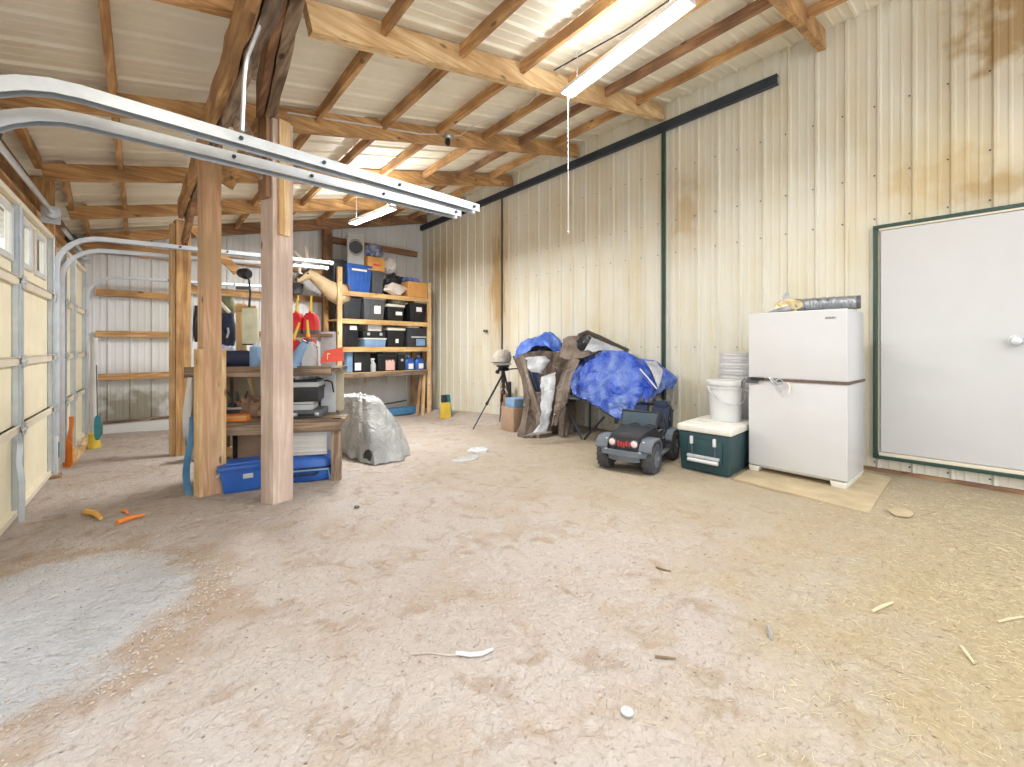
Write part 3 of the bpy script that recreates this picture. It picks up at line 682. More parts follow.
# =================== shelf unit at the back ===================
YS = 8.45
sx0, sx1 = onY(341, 300, YS).x-.03, onY(428, 300, YS).x+.03
lev = [1.14, .575, 0., -.53]
t = thing('shelf_unit', 'tall homemade lumber shelf unit stacked with bins in the far corner', 'shelves', ((sx0+sx1)/2, YS+.35, gz(4.4, YS)))
zl = lambda z: z+CZ
for (x, y, zt, m) in ((sx0, YS, 1.60, 'paleZ'), (sx1, YS, 1.50, 'paleZ'), (sx0, YS+.72, 1.15, 'raftZ'), (sx1, YS+.72, 1.15, 'raftZ')):
    mb = MB(); mb.bar((x, y, gbase(x, y)-.04), (x, y, zl(zt)), .09, .05, up=(0, 1, 0), n=8, rough=.003, seed=x+y); part('upright', mb, m, t, True)
for z in lev:
    mb = MB(); mb.box(sx0+.02, sx1-.02, YS+.02, YS+.74, zl(z)-.03, zl(z), .003); part('shelf_board', mb, 'osb', t, True)
    mb = MB(); mb.bar((sx0+.03, YS+.0, zl(z)-.055), (sx1-.03, YS+.0, zl(z)-.055), .04, .09, n=10, rough=.003, seed=z*4+1); part('front_rail', mb, 'osb' if z > -.2 else 'greyX', t, True)
part('brace_board', MB().bar((sx1-.14, YS+.06, gbase(5.2, 8.5)), (sx1-.10, YS+.06, zl(-.60)), .05, .09, up=(0, 1, 0)), 'paleZ', t, True)
part('brace_board', MB().bar((sx1-.26, YS+.10, gbase(5.2, 8.5)), (sx1-.16, YS+.10, zl(-.60)), .05, .06, up=(0, 1, 0)), 'raftZ', t, True)
def span(px0, px1, y0, Y, z): 
    a, b = onY(px0, y0, Y), onY(px1, y0, Y); return a.x, b.x, (a.z+b.z)/2-zl(z)
def tote(px0, px1, y0, z, label, m='blackg', lid=None, tag_px=None, dep=.5, Y=None, tagm='paper', group='storage bins on the shelf unit', rib=True):
    Y = Y or YS+.06; xa, xb, h = span(px0, px1, y0, Y, z); w = xb-xa; lidh = min(.05, h*.16)
    t = thing('storage_bin', label, 'bin', ((xa+xb)/2, Y+dep/2, zl(z)), 0, group)
    mb = MB(); mb.taper(w*.96, dep*.96, h-lidh, .86)
    part('bin_body', mb, m, t)
    if rib:
        mb = MB()
        for k in range(5):
            x = (k-2)*w*.17; mb._hexa([(x*.88-.01, -dep*.42-.006, .03), (x*.88+.01, -dep*.42-.006, .03), (x*.88+.01, -dep*.40, .03), (x*.88-.01, -dep*.40, .03), (x-.01, -dep*.475-.006, h*.75), (x+.01, -dep*.475-.006, h*.75), (x+.01, -dep*.46, h*.75), (x-.01, -dep*.46, h*.75)])
        part('molded_rib', mb, m, t)
    mb = MB(); mb.box(-w/2, w/2, -dep/2, dep/2, h-lidh-.015, h-.012, .008).box(-w/2+.04, w/2-.04, -dep/2+.04, dep/2-.04, h-.02, h, .006); part('lid', mb, lid or m, t)
    for s_ in (-1, 1): part('handle', MB().box(s_*w*.47-.02, s_*w*.47+.02, -.07, .07, h*.68, h*.76, .006), lid or m, t)
    if tag_px:
        a, b = onY(tag_px[0], tag_px[1], Y), onY(tag_px[2], tag_px[3], Y); L = t.location
        zc = (a.z+b.z)/2-L.z; yy = -dep*.48*(.86+.14*min(1, zc/h))-.012
        part('paper_label', MB().box(a.x-L.x, b.x-L.x, yy-.004, yy, b.z-L.z, a.z-L.z, .001), tagm, t)
    return t
# top shelf
tote(333.5, 347, 259, 1.14, 'black bin at the left end of the top shelf, half behind the blue bin', 'black', dep=.55, Y=YS+.15)
tote(347, 372.5, 264, 1.14, 'big blue bin with a white label on the top shelf', 'blue', 'blue', (352, 268, 367, 272))
tote(372.5, 384.5, 271, 1.14, 'charcoal bin under the orange box on the top shelf', 'dgrey', dep=.45)
a, b = onY(347.5, 233, YS+.25), onY(363, 264, YS+.25)
t = thing('box_fan', 'grey box fan with a round grille standing on the blue bin', 'fan', ((a.x+b.x)/2, YS+.25, b.z))
w, h = b.x-a.x, a.z-b.z; t.rotation_euler.z = -.25; t.location.z = zl(1.14)+span(347, 372, 264, YS+.06, 1.14)[2]; h = a.z-t.location.z
part('casing', MB().box(-w/2, w/2, -.07, .07, 0, h, .012), 'lgrey', t)
mb = MB(); rr = min(w, h)*.40
for q in (1., .8, .6, .4, .2): mb.tube([(rr*q*math.cos(k*math.pi/12), -.078, h*.56+rr*q*math.sin(k*math.pi/12)*1.25) for k in range(25)], .006, 5)
part('round_grille', mb, 'dgrey', t)
part('fan_opening', MB().lathe([(rr*.98, 0), (rr*.98, .006)], (0, -.070, h*.56), 24, (0, -1, 0)), 'dsteel', t)
t_ = zl(1.14)+span(372.5, 384.5, 271, YS+.06, 1.14)[2]
a, b = onY(367, 256, YS+.1), onY(384, 271, YS+.1)
t = thing('cardboard_box', 'orange printed box sitting on the charcoal bin, top shelf', 'box', ((a.x+b.x)/2, YS+.25, t_)); w = b.x-a.x; h = a.z-t_
part('carton', MB().box(-w/2, w/2, -.18, .18, 0, h, .005), 'card', t); part('tape', MB().box(-w/2-.001, w/2+.001, -.03, .03, h-.02, h+.002), 'offw', t)
part('printed_mark', MB().box(-w*.2, w*.25, -.183, -.18, h*.35, h*.5), 'redor', t)
c0 = onY(373, 249, YS+.25)
solo('plastic_bag', MB().ball((c0.x, YS+.25, t_+h+.13), (.20, .15, .15), 20, .5, 2.5, 3, flat=t_+h+.002), tarp('blue and white film', '3c62b0', 'cfd6e2', 9., .8, .3, 9.), 'crumpled blue and white plastic bag on top of the orange box', 'bag')
c0 = onY(391, 264, YS+.35)
solo('plastic_bag', MB().ball((c0.x, YS+.45, c0.z-.02), (.16, .14, .17), 18, .4, 2.5, 5), 'paper', 'white bag bulging behind the black bag on the top shelf', 'bag')
c0 = onY(396, 275, YS+.25)
solo('plastic_bag', MB().ball((c0.x, YS+.38, zl(1.14)+.24), (.27, .16, .26), 22, .5, 2.5, 8, flat=zl(1.14)+.002), 'tblack', 'shiny black bin bag slumped on the top shelf', 'bag')
c0 = onY(396, 284, YS+.05)
solo('cloth_sack', MB().ball((c0.x, YS+.10, zl(1.14)+.14), (.25, .12, .13), 20, .35, 2., 12, flat=zl(1.14)+.002), 'twhite', 'off-white sack lying in front of the black bag', 'bag')
a, b = onY(408, 281, YS+.0), onY(427, 295, YS+.0)
t = thing('cardboard_box', 'wide brown cardboard box at the right end of the top shelf', 'box', ((a.x+b.x)/2, YS+.25, zl(1.14))); w = b.x-a.x; h = a.z-zl(1.14)
part('carton', MB().box(-w/2, w/2, -.25, .25, 0, h, .005), 'card', t); part('tape', MB().box(-w/2-.001, w/2+.001, -.03, .03, h-.02, h+.002), 'offw', t)
solo('plastic_bag', MB().ball(((a.x+b.x)/2-.05, YS+.22, zl(1.14)+h+.05), (.22, .14, .07), 16, .4, 3, 2, flat=zl(1.14)+h+.002), tarp('blue film', '2c58b4', '9db2dc', 10., .7, .3, 9.), 'blue folded packet on the brown cardboard box at the far right', 'packet')
# second shelf
tote(344, 362, 297, .575, 'plain charcoal bin at the left end of the second shelf', 'blackg')
tote(363.5, 386, 296.5, .575, 'charcoal bin with a pale lid and tall white label, second shelf', 'dgrey', 'offw', (374.5, 305.5, 381, 314))
c_ = tote(387.5, 405, 304, .575, 'low black bin under the camouflage cloth, second shelf', 'black', 'offw', (396, 311.5, 402.5, 315.5))
h_ = zl(.575)+span(387.5, 405, 304, YS+.06, .575)[2]; cx = onY(398, 300, YS+.2).x
solo('camouflage_cloth', MB().ball((cx, YS+.22, h_+.07), (.22, .20, .10), 20, .5, 3, 9, flat=h_+.002), 'tcamo', 'crumpled camouflage cloth heaped on the low black bin', 'cloth')
tote(410, 426.5, 303, .575, 'black bin with a square label at the right end of the second shelf', 'black', None, (416.5, 307, 422, 312))
h_ = zl(.575)+span(410, 426.5, 303, YS+.06, .575)[2]; cx = onY(419, 301, YS+.2).x
solo('paper_stack', MB().box(cx-.17, cx+.15, YS+.12, YS+.42, h_+.0015, h_+.05, .006).box(cx-.12, cx+.12, YS+.14, YS+.36, h_+.05, h_+.08, .004), 'paper', 'flat white papers on the rightmost bin of the second shelf', 'papers')
# third shelf
tote(344, 359.5, 321.5, 0., 'tall black bin with a white square label, left end of the third shelf', 'black', None, (350, 325.5, 357, 330), dep=.5)
xa, xb, h1 = span(364.5, 386.5, 338.5, YS+.06, 0)
t = thing('parts_case', 'pale grey low box at the bottom of the pile on the third shelf', 'box', ((xa+xb)/2, YS+.25, zl(0)))
part('case_body', MB().taper(xb-xa, .36, h1, .93), 'lblue', t); part('case_lid', MB().box(-(xb-xa)/2-.01, (xb-xa)/2+.01, -.19, .19, h1-.02, h1+.01, .006), 'offw', t)
zz_ = zl(0)+h1+.011; xa, xb, h2 = span(363.5, 386, 331, YS+.06, 0)
t = thing('parts_case', 'black hinged case resting on the pale grey box, third shelf', 'case', ((xa+xb)/2, YS+.25, zz_)); hh = zl(0)+h2-zz_
part('case_body', MB().box(-(xb-xa)/2, (xb-xa)/2, -.18, .18, 0, hh, .02), 'black', t)
for x in (-.14, .14): part('latch', MB().box(x-.03, x+.03, -.19, -.178, hh*.35, hh*.75, .003), 'lgrey', t)
xa, xb, h3 = span(369.5, 383, 324.5, YS+.06, 0)
solo('paper_stack', MB().box(xa, xb, YS+.12, YS+.38, zl(0)+h2+.002, zl(0)+h3, .012), 'paper', 'thick stack of white paper on the black hinged case', 'papers')
tote(387.5, 405.5, 327.5, 0., 'black bin with a pale lid in the middle right of the third shelf', 'black', 'offw', (396, 339, 399, 343))
xa, xb, h4 = span(407, 426, 328, YS+.06, 0)
t = thing('open_crate', 'dark open crate of mixed oddments at the right end of the third shelf', 'crate', ((xa+xb)/2, YS+.27, zl(0))); w = xb-xa
mb = MB(); mb.box(-w/2, w/2, -.22, -.20, 0, h4, .004).box(-w/2, w/2, .20, .22, 0, h4, .004).box(-w/2, -w/2+.02, -.2, .2, 0, h4, .004).box(w/2-.02, w/2, -.2, .2, 0, h4, .004).box(-w/2, w/2, -.2, .2, 0, .02)
part('crate_body', mb, 'blackg', t)
part('divider_band', MB().box(-w*.3, w*.5, -.235, -.222, h4*.48, h4*.56, .002), 'lgrey', t); part('blue_pack', MB().box(-w*.05, w*.42, -.245, -.222, h4*.06, h4*.42, .01), 'lblue', t)
part('pale_lid', MB().box(-w*.5, w*.1, -.22, .2, h4, h4+.03, .006), 'offw', t)
# fourth shelf
z4 = -.53
def sbox(px0, px1, y0, z, m, name, lab, cat, dep=.3, Y=None, b=.01, top=None):
    Y = Y or YS+.08; xa, xb, h = span(px0, px1, y0, Y, z); w = xb-xa
    t = thing(name, lab, cat, ((xa+xb)/2, Y+dep/2, zl(z)+.001)); part('box_body', MB().box(-w/2, w/2, -dep/2, dep/2, 0, h, b), m, t); return t, w, h
t, w, h = sbox(347, 353, 351, z4, 'lblue', 'water_jug', 'light blue jug at the left end of the lowest full shelf', 'jug', .2, b=.03)
part('cap', MB().lathe([(.03, 0), (.03, .04)], (0, 0, h), 12), 'wplas', t)
t, w, h = sbox(354, 371, 351, z4, 'black', 'tool_case', 'tall black tool case on the lowest full shelf', 'case', .36, b=.02)
part('carry_handle', MB().tube([(-.1, 0, h-.01), (-.09, 0, h+.05), (.09, 0, h+.05), (.1, 0, h-.01)], .012, 8), 'black', t)
part('pale_sticker', MB().box(-w*.45, -w*.1, -.187, -.18, h*.1, h*.45), 'paper', t)
t = thing('spray_bottle', 'small clear grey spray bottle in front of the black case, lowest full shelf', 'bottle', (onY(373.5, 370, YS+.04).x, YS+.055, zl(z4)))
part('bottle_body', MB().lathe([(.05, 0), (.055, .02), (.055, .16), (.02, .22), (.018, .25)], (0, 0, 0), 14), 'lgrey', t); part('trigger', MB().box(-.05, .03, -.015, .015, .25, .29, .006).box(-.05, -.03, -.01, .01, .2, .26, .004), 'wplas', t)
tote(377.5, 398, 353.5, z4, 'black bin with a pink and white label on the lowest full shelf', 'black', 'blackg', (386, 360, 395, 370), dep=.42, tagm='pinkp', Y=YS+.10)
h_ = zl(z4)+span(377.5, 398, 353.5, YS+.10, z4)[2]; a = onY(381.5, 350, YS+.2)
t = thing('glass_globe', 'round grey glass globe resting on the bin with the pink label', 'globe', (a.x, YS+.28, h_+.001))
part('globe', MB().ball((0, 0, .085), (.10, .10, .085), 18), 'lgrey', t); part('collar', MB().lathe([(.07, 0), (.075, .02), (.06, .03)], (0, 0, 0), 16), 'dgrey', t)
t, w, h = sbox(398.5, 405.5, 355, z4, 'black', 'toolbox', 'narrow black toolbox between the labelled bin and the blue jugs', 'toolbox', .34, b=.02)
part('latch', MB().box(-.03, .03, -.18, -.17, h*.6, h*.75, .003), 'lgrey', t)
def jug(x0, x1, lab):
    xa, xb, h = span(x0, x1, 357, YS+.1, z4); w = xb-xa
    t = thing('fluid_jug', lab, 'jug', ((xa+xb)/2, YS+.2, zl(z4)), 0, 'blue fluid jugs on the shelf unit')
    mb = MB(); mb.loft([[(sx*w/2*k, sy*.10*k2, z) for sx, sy in ((-1, -.7), (-.7, -1), (.7, -1), (1, -.7), (1, .7), (.7, 1), (-.7, 1), (-1, .7))] for z, k, k2 in ((0, .95, .95), (.01, 1, 1), (h*.55, 1, 1), (h*.8, .8, .8), (h*.92, .35, .4), (h, .3, .35))]); part('jug_body', mb, 'blue', t)
    part('handle', MB().tube([(w*.38, 0, h*.55), (w*.5, 0, h*.75), (w*.3, 0, h*.9), (w*.12, 0, h*.92)], .014, 8), 'blue', t)
    part('cap', MB().lathe([(.028, 0), (.028, .035)], (0, 0, h), 12), 'wplas', t); part('paper_label', MB().box(-w*.2, w*.3, -.108, -.10, h*.1, h*.5, .001), 'paper', t)
jug(405.8, 415, 'blue fluid jug on the lowest full shelf, the left of the pair'); jug(416, 425, 'blue fluid jug on the lowest full shelf, the right of the pair')
# floor under the shelves
a = onY(350, 413, YS+.45); b = onY(421, 405, YS+.45); g_ = gz(4.4, YS+.5)
t = thing('long_box', 'long faded blue box lying on the dirt beneath the shelf unit', 'box', ((a.x+b.x)/2, YS+.5, g_))
part('box_body', MB().box(-(b.x-a.x)/2, (b.x-a.x)/2, -.1, .1, 0, .16, .02), 'blueb', t); part('box_strap', MB().box(-.3, -.26, -.104, .104, 0, .164), 'dgrey', t)
solo('steel_bar', MB().bar((sx0+.1, YS+.38, g_+.17+.05), (sx1-.35, YS+.42, g_+.32), .03, .03), 'dsteel', 'dark steel bar lying above the faded blue box', 'bar')
solo('leaning_board', MB().bar((5.6, 8.62, gz(5.6, 8.62)+.01), (5.64, 8.82, gz(5.6, 8.6)+1.15), .11, .03, n=6, rough=.002, up=(0, -1, .1)), 'blueb', 'faded blue board standing right of the shelf unit', 'board')
a = gp(445.5, 418)
t = thing('oil_container', 'yellow plastic oil bottle carton standing on the dirt by the shelf unit', 'container', a)
part('container_body', MB().loft([[(sx*w/2, sy*.06, z) for sx, sy in ((-1, -1), (1, -1), (1, 1), (-1, 1))] for z, w in ((0, .19), (.02, .2), (.30, .17), (.34, .16))]), 'yel', t)
part('dark_top', MB().box(-.085, -.01, -.05, .05, .34, .50, .008), 'blackg', t); part('olive_side', MB().prism([(.03, .30), (.12, .02), (.14, .02), (.08, .5), (.03, .5)], 'Y', -.055, .055), 'teal', t)
# =================== deer mount ===================
b0 = onY(345, 285, 8.75); tn = onY(297, 281, 8.6)
t = thing('deer_mount', 'tan deer shoulder mount with pale antlers facing left beside the shelf unit', 'mount', (b0.x, 8.68, b0.z))
L = t.location
def q(px, py, Y=8.65): p = onY(px, py, Y); return Vector((p.x-L.x, Y-L.y, p.z-L.z))
# one continuous hide: shoulder cut, chest, neck, throat, skull, muzzle
sec = [((345, 294), 19, .19), ((340, 294), 21, .21), ((333, 291), 18, .19), ((326, 286), 14, .155), ((319, 280.5), 11.5, .13), ((313, 276), 10.8, .115),
       ((309.5, 274.5), 9.8, .10), ((306.5, 276), 8.2, .088), ((303.5, 278), 6.4, .068), ((300.5, 279.8), 5.0, .05), ((298, 280.8), 4.2, .045), ((296.6, 281), 3.0, .035)]
rings = []
cs = [q(*s[0]) for s in sec]
for i, (pxy, dia, hw) in enumerate(sec):
    d = (cs[max(i-1, 0)]-cs[min(i+1, len(cs)-1)]).normalized(); up = Vector((0, 1, 0)).cross(d).normalized()
    if up.z < 0: up = -up
    hr = dia/2*(8.65/ray(*pxy).y)/FPX
    ring = []
    for k in range(18):
        a = 2*math.pi*k/18; rad = 1+.03*noise.noise(Vector((k*.5, i*.8, 0)))
        low = 1.12 if math.sin(a) < 0 and i < 5 else 1
        ring.append(cs[i] + up*math.sin(a)*hr*rad*low + Vector((0, 1, 0))*math.cos(a)*hw*rad)
    rings.append(ring)
part('hide', MB().loft(rings), 'deer', t, smooth=80)
for s_ in (-1, 1):
    e = q(311, 269)+Vector((.02, s_*.09, .02))
    mb = MB(); mb.loft([[e+Vector((x*k, s_*(y), z+.0)) for x, z in ((-.035, 0), (0, .02), (.035, 0), (0, -.015))] for y, k in ((0, .5), (.06, 1.1), (.13, .9), (.19, .15))]); part('ear', mb, 'deer', t, smooth=80)
    ey = q(306.5, 274)+Vector((0, s_*.078, 0)); part('eye', MB().ball(ey, .018, 10), 'black', t)
part('nose', MB().ball(q(296.6, 280.5), (.03, .035, .028), 12), 'muzz', t)
fc = [q(309.5, 271), q(306, 273), q(302, 276.5), q(298.5, 278.6)]
part('face_blaze', MB().tube([p+Vector((0, 0, .01)) for p in fc], [.05, .062, .045, .03], 12), 'muzz', t, smooth=80)
part('mouth', MB().tube([q(297.3, 282.6)+Vector((0, -.035, 0)), q(300, 282.9)+Vector((0, -.046, 0)), q(302.5, 282.0)+Vector((0, -.05, 0))], .006, 6), 'muzz', t)
for s_, lab in ((-1, None), (1, None)):
    B = q(311, 268)+Vector((0, s_*.035, 0)); y = Vector((0, s_, 0))
    beam = [B, q(312.5, 264)+y*.12, q(312, 260)+y*.24, q(309, 257.5)+y*.34, q(304, 259)+y*.36, q(299.5, 262)+y*.30, q(297.5, 265)+y*.24]
    if s_ < 0: beam = [B, q(309.5, 265.6)+y*.08, q(304, 264.5)+y*.20, q(298, 266)+y*.28, q(295, 270)+y*.26, q(296, 274)+y*.20, q(300, 274.5)+y*.14]
    mb = MB(); mb.tube(beam, [.04, .036, .034, .032, .028, .022, .010], 8)
    if s_ > 0:
        mb.tube([beam[3], q(304.5, 252.5)+y*.36, q(299.2, 247.5)+y*.34], [.036, .032, .016], 7); mb.tube([beam[2], q(311.5, 251)+y*.26, q(309.2, 244.5)+y*.22], [.036, .034, .016], 7)
    else: mb.tube([beam[1], q(307, 261.5)+y*.12, q(306, 258.5)+y*.10], [.018, .013, .004], 7); mb.tube([beam[2], q(301, 268.5)+y*.24, q(301.5, 271)+y*.22], [.016, .012, .004], 7)
    part('antler', mb, 'antler', t, smooth=80)
part('backing_board', MB().loft([[cs[0]+Vector((.01+dx, .2*math.cos(a), .22*math.sin(a))) for a in [2*math.pi*k/16 for k in range(16)]] for dx in (0, .03)]), 'redX', t)
a = onY(296.5, 294, 9.15); 
t = thing('feed_bucket', 'dark grey bucket on the dark wall board below the deer mount', 'bucket', (a.x, 9.17, onY(300, 298, 9.3).z+.062))
part('bucket_body', MB().lathe([(.10, 0), (.11, .01), (.14, .2), (.15, .205), (.135, .205), (.10, .02)], (0, 0, 0), 18), 'dgrey', t); part('bail', MB().tube([(-.14, 0, .2), (-.08, -.02, .3), (.08, -.02, .3), (.14, 0, .2)], .006, 6), 'galv', t)

# =================== workbench cluster ===================
F0 = Vector((.62, 4.86, 0)); F1 = Vector((1.70, 4.22, 0))     # front edge, left to right
ex = (F1-F0).normalized(); ey = Vector((-ex.y, ex.x, 0)); Lb = (F1-F0).length
rzb = math.atan2(ex.y, ex.x); gB = gz(1.2, 4.6)
wb = thing('workbench', 'weathered two-deck plank workbench behind the timber posts', 'workbench', (F0.x, F0.y, gB), rzb)
zl_, zu_ = -.72+CZ-gB, -.21+CZ-gB          # deck heights in bench frame
def lb(px, py, d):      # bench frame coordinates of a photo point lying d behind the bench front
    dd = ray(px, py); o = F0 + ey*d; n = ey; tt = o.dot(n)/Vector((dd.x, dd.y, 0)).dot(n); p = at(px, py, tt); r = p-Vector((F0.x, F0.y, gB))
    return Vector((r.dot(ex), r.dot(ey), r.z))
dep = .62
for i, (x, y, z1, m) in enumerate(((Lb-.05, .05, zl_, 'greyZ'), (.03, .05, zu_, 'greyZ'), (Lb-.22, dep-.05, zu_+.3, 'greyZ'), (.03, dep-.05, zu_+.4, 'greyZ'), (Lb*.45, dep-.05, zu_+.3, 'redZ'))):
    mb = MB(); mb.bar((x, y, -.03), (x, y, z1), .09 if i != 2 else .13, .08 if i != 2 else .04, up=(0, 1, 0), n=6, rough=.004, seed=i); part('leg' if i < 4 else 'back_stud', mb, m, wb)
mb = MB()
for k in range(4): mb.box(-.05, Lb+.03-.14*(k > 1), k*dep/4+.004, (k+1)*dep/4-.004, zl_-.035, zl_+.002*(k % 2), .003)
part('lower_deck', mb, 'greyX', wb)
mb = MB(); mb.bar((-.03, .0, zl_-.07), (Lb+.0, .0, zl_-.07), .035, .09, n=10, rough=.003, seed=2); part('lower_apron', mb, 'greyX', wb)
mb = MB(); x2 = Lb*.98
for k in range(3): mb.box(-.14, x2, .10+k*.17+.004, .10+(k+1)*.17-.004, zu_-.035, zu_+.002*(k % 2), .003)
part('upper_deck', mb, 'greyX', wb)
mb = MB(); mb.bar((-.14, .09, zu_-.03), (x2-.08, .09, zu_-.03), .035, .10, n=10, rough=.003, seed=5); part('upper_apron', mb, 'greyX', wb)
part('back_panel', MB().box(0, Lb*.95, dep-.01, dep+.005, zl_, zu_-.04, .002), 'offw' if False else mat('beige back panel', 'b8ad98', .8, 0, .15, 5), wb)
zr = lb(305, 334, .52).z
part('rear_shelf', MB().box(Lb*.45, Lb-.16, .42, .66, zr-.03, zr, .003), 'redX', wb)
for x in (Lb*.47, Lb-.2): part('shelf_post', MB().box(x-.02, x+.02, .56, .60, zu_, zr-.03, .003), 'redZ', wb)
part('lower_cross_rail', MB().box(.05, Lb*.6, dep-.1, dep-.06, .18, .28, .004), 'paleX', wb)
def bthing(name, label, cat, x, y, z, rz=0, group=None):
    p = Vector((F0.x, F0.y, gB)) + ex*x + ey*y + Vector((0, 0, z)); return thing(name, label, cat, p, rzb+rz, group)
# gas cans
def gascan(px, ybot, ytop, d, z, label, dy=0, sp=(.05, .12)):
    c = lb(px, ybot, d); w = .155; h = lb(px, ytop, d).z-z
    t = bthing('fuel_can', label, 'fuel can', c.x, d, z, 0, 'red fuel cans on the workbench')
    mb = MB(); mb.loft([[(sx*w/2*k, sy*.10*k, zz) for sx, sy in ((-1, -.6), (-.7, -1), (.7, -1), (1, -.6), (1, .6), (.7, 1), (-.7, 1), (-1, .6))] for zz, k in ((.04, 1.02), (h*.55, 1.0), (h*.8, .86), (h*.97, .6), (h, .35))]); part('can_body', mb, 'red', t)
    mb = MB(); mb.loft([[(sx*w/2*1.04, sy*.104, zz) for sx, sy in ((-1, -.6), (-.7, -1), (.7, -1), (1, -.6), (1, .6), (.7, 1), (-.7, 1), (-1, .6))] for zz in (0, .04)]); part('base_band', mb, 'dgrey', t)
    part('handle', MB().tube([(0, -.07, h*.82), (0, -.05, h*1.02), (0, .04, h*1.04), (0, .07, h*.85)], .012, 8), 'red', t)
    mb = MB(); mb.tube([(0, -.02, h*.9), (sp[0]*.2, -.03, h+.04), (sp[0], -.03, h+sp[1]+.05)], [.024, .016, .010], 8); part('spout', mb, 'yel', t, label='yellow spout')
    return t
gascan(297, 333, 313, .52, zr, 'upper red fuel can with a yellow spout, next to the big post', sp=(.02, .14))
gascan(311, 334, 313, .52, zr, 'upper red fuel can with a yellow spout, right of its twin', sp=(.01, .14))
gascan(294, 362, 340, .26, zu_+.003, 'lower red fuel can, half hidden by the big post', sp=(.06, .13))
gascan(309, 360, 338, .34, zu_+.003, 'lower red fuel can behind the grey jug', sp=(-.01, .14))
c = lb(309, 360, .17)
t = bthing('grey_jug', 'grey plastic jug standing in front of the lower right fuel can', 'jug', c.x, .17, zu_+.003)
h = lb(309, 342, .17).z-zu_
part('jug_body', MB().loft([[(sx*.075*k, sy*.06*k, z) for sx, sy in ((-1, -.6), (-.7, -1), (.7, -1), (1, -.6), (1, .6), (.7, 1), (-.7, 1), (-1, .6))] for z, k in ((0, 1), (h*.55, 1), (h*.85, .7), (h, .4))]), 'lgrey', t)
part('cap', MB().lathe([(.028, 0), (.028, .03)], (0, 0, h), 10), 'dgrey', t); part('handle', MB().tube([(.06, 0, h*.6), (.085, 0, h*.8), (.03, 0, h*.97)], .01, 6), 'lgrey', t)
c = lb(299, 352, .10)
t = bthing('watering_jug', 'slim grey-blue watering jug tilted between the lower fuel cans', 'jug', c.x, .12, zu_+.003)
part('jug_body', MB().tube([(-.05, 0, .03), (-.03, 0, .08), (.01, 0, .18), (.05, 0, .26)], [.05, .055, .045, .03], 12), 'lblue', t)
part('foot', MB().lathe([(.06, 0), (.06, .03), (.045, .05)], (-.05, 0, 0), 14), 'lblue', t); part('lip', MB().lathe([(.03, 0), (.036, .012), (.03, .014)], (.05, 0, .255), 12, (.5, 0, .85)), 'dgrey', t)
# red panel
a, b = lb(320, 363, .06), lb(343.5, 348, .06)
t = bthing('painted_sign_board', 'orange-red painted board sticking out at the right end of the workbench', 'board', a.x, .06, lb(330, 363, .06).z)
W = b.x-a.x; H = lb(330, 349, .06).z-lb(330, 363, .06).z
part('board_face', MB().prism([(0, 0), (W, .02), (W-.01, H+.02), (.04, H-.02)], 'Y', 0, .03), 'redor', t)
part('painted_letter', MB().box(W*.3, W*.33, -.003, 0, H*.25, H*.7).box(W*.3, W*.42, -.003, 0, H*.62, H*.7), 'cstile', t, label='faint pale lettering')
# stack between decks, right half: bags, black case, boxes
def bbox(px0, px1, y0, y1, d, depth, m, name, label, cat, z=None, b=.01, hfix=None):
    a, c = lb(px0, y1, d), lb(px1, y0, d); z0 = lb((px0+px1)/2, y1, d).z if z is None else z; h = hfix or (lb((px0+px1)/2, y0, d).z-z0)
    t = bthing(name, label, cat, (a.x+c.x)/2, d+depth/2, z0); w = c.x-a.x
    part('box_body', MB().box(-w/2, w/2, -depth/2, depth/2, 0, h, b), m, t); return t, w, h, z0+h
t, w, h, zt = bbox(290, 322, 410.5, 420, .12, .34, 'dgrey', 'tool_case', 'dark grey tool case lying on the lower bench deck, right end', 'case', z=zl_+.003, b=.015)
for x in (-.1, .1): part('latch', MB().box(x-.02, x+.02, -.18, -.17, h*.3, h*.7, .003), 'galv', t)
part('carry_handle', MB().tube([(-.07, -.175, h*.5), (-.06, -.21, h*.5), (.06, -.21, h*.5), (.07, -.175, h*.5)], .009, 6), 'black', t)
t, w, h, zt2 = bbox(290, 312.5, 402.5, 410, .14, .28, 'lgrey', 'parts_organizer', 'pale grey organizer lying on the dark grey tool case', 'box', z=zt+.001, b=.008)
part('lid', MB().box(-w/2-.004, w/2+.004, -.142, .142, h*.7, h*.8, .002), 'dgrey', t)
zs = lb(305, 390, .16).z
t, w, h, zt3 = bbox(290, 318.5, 387, 402, .18, .30, 'black', 'black_crate', 'black square crate standing on the pale grey organizer', 'crate', z=zt2+.001, b=.012)
part('rim', MB().box(-w/2-.01, w/2+.01, -.16, .16, h-.03, h, .005), 'blackg', t)
t, w, h, zt4 = bbox(288, 318, 382.5, 387, .14, .34, 'lgrey', 'shallow_tray', 'shallow tray with a pale edge on top of the black crate', 'tray', z=zt3+.001, b=.004)
part('dark_liner', MB().box(-w/2+.02, w/2-.02, -.14, .15, h, h+.02, .004), 'black', t)
c = lb(305, 376, .25)
p_ = Vector((F0.x, F0.y, gB)) + ex*c.x + ey*.28 + Vector((0, 0, zt4+.10))
solo('plastic_bag', MB().ball(p_, (.17, .13, .085), 22, .5, 3, 5, flat=gB+zt4+.022), tarp('white and navy film', 'e6e8ee', '3a4468', 10., .7, .3, 8.), 'white and navy plastic bag stuffed between the tray and the upper deck', 'bag')
a = lb(328.5, 385, .50)
t = bthing('grey_board', 'tall grey board standing upright at the right end of the workbench', 'board', a.x, .50, -.02)
hgt = lb(328, 330, .5).z
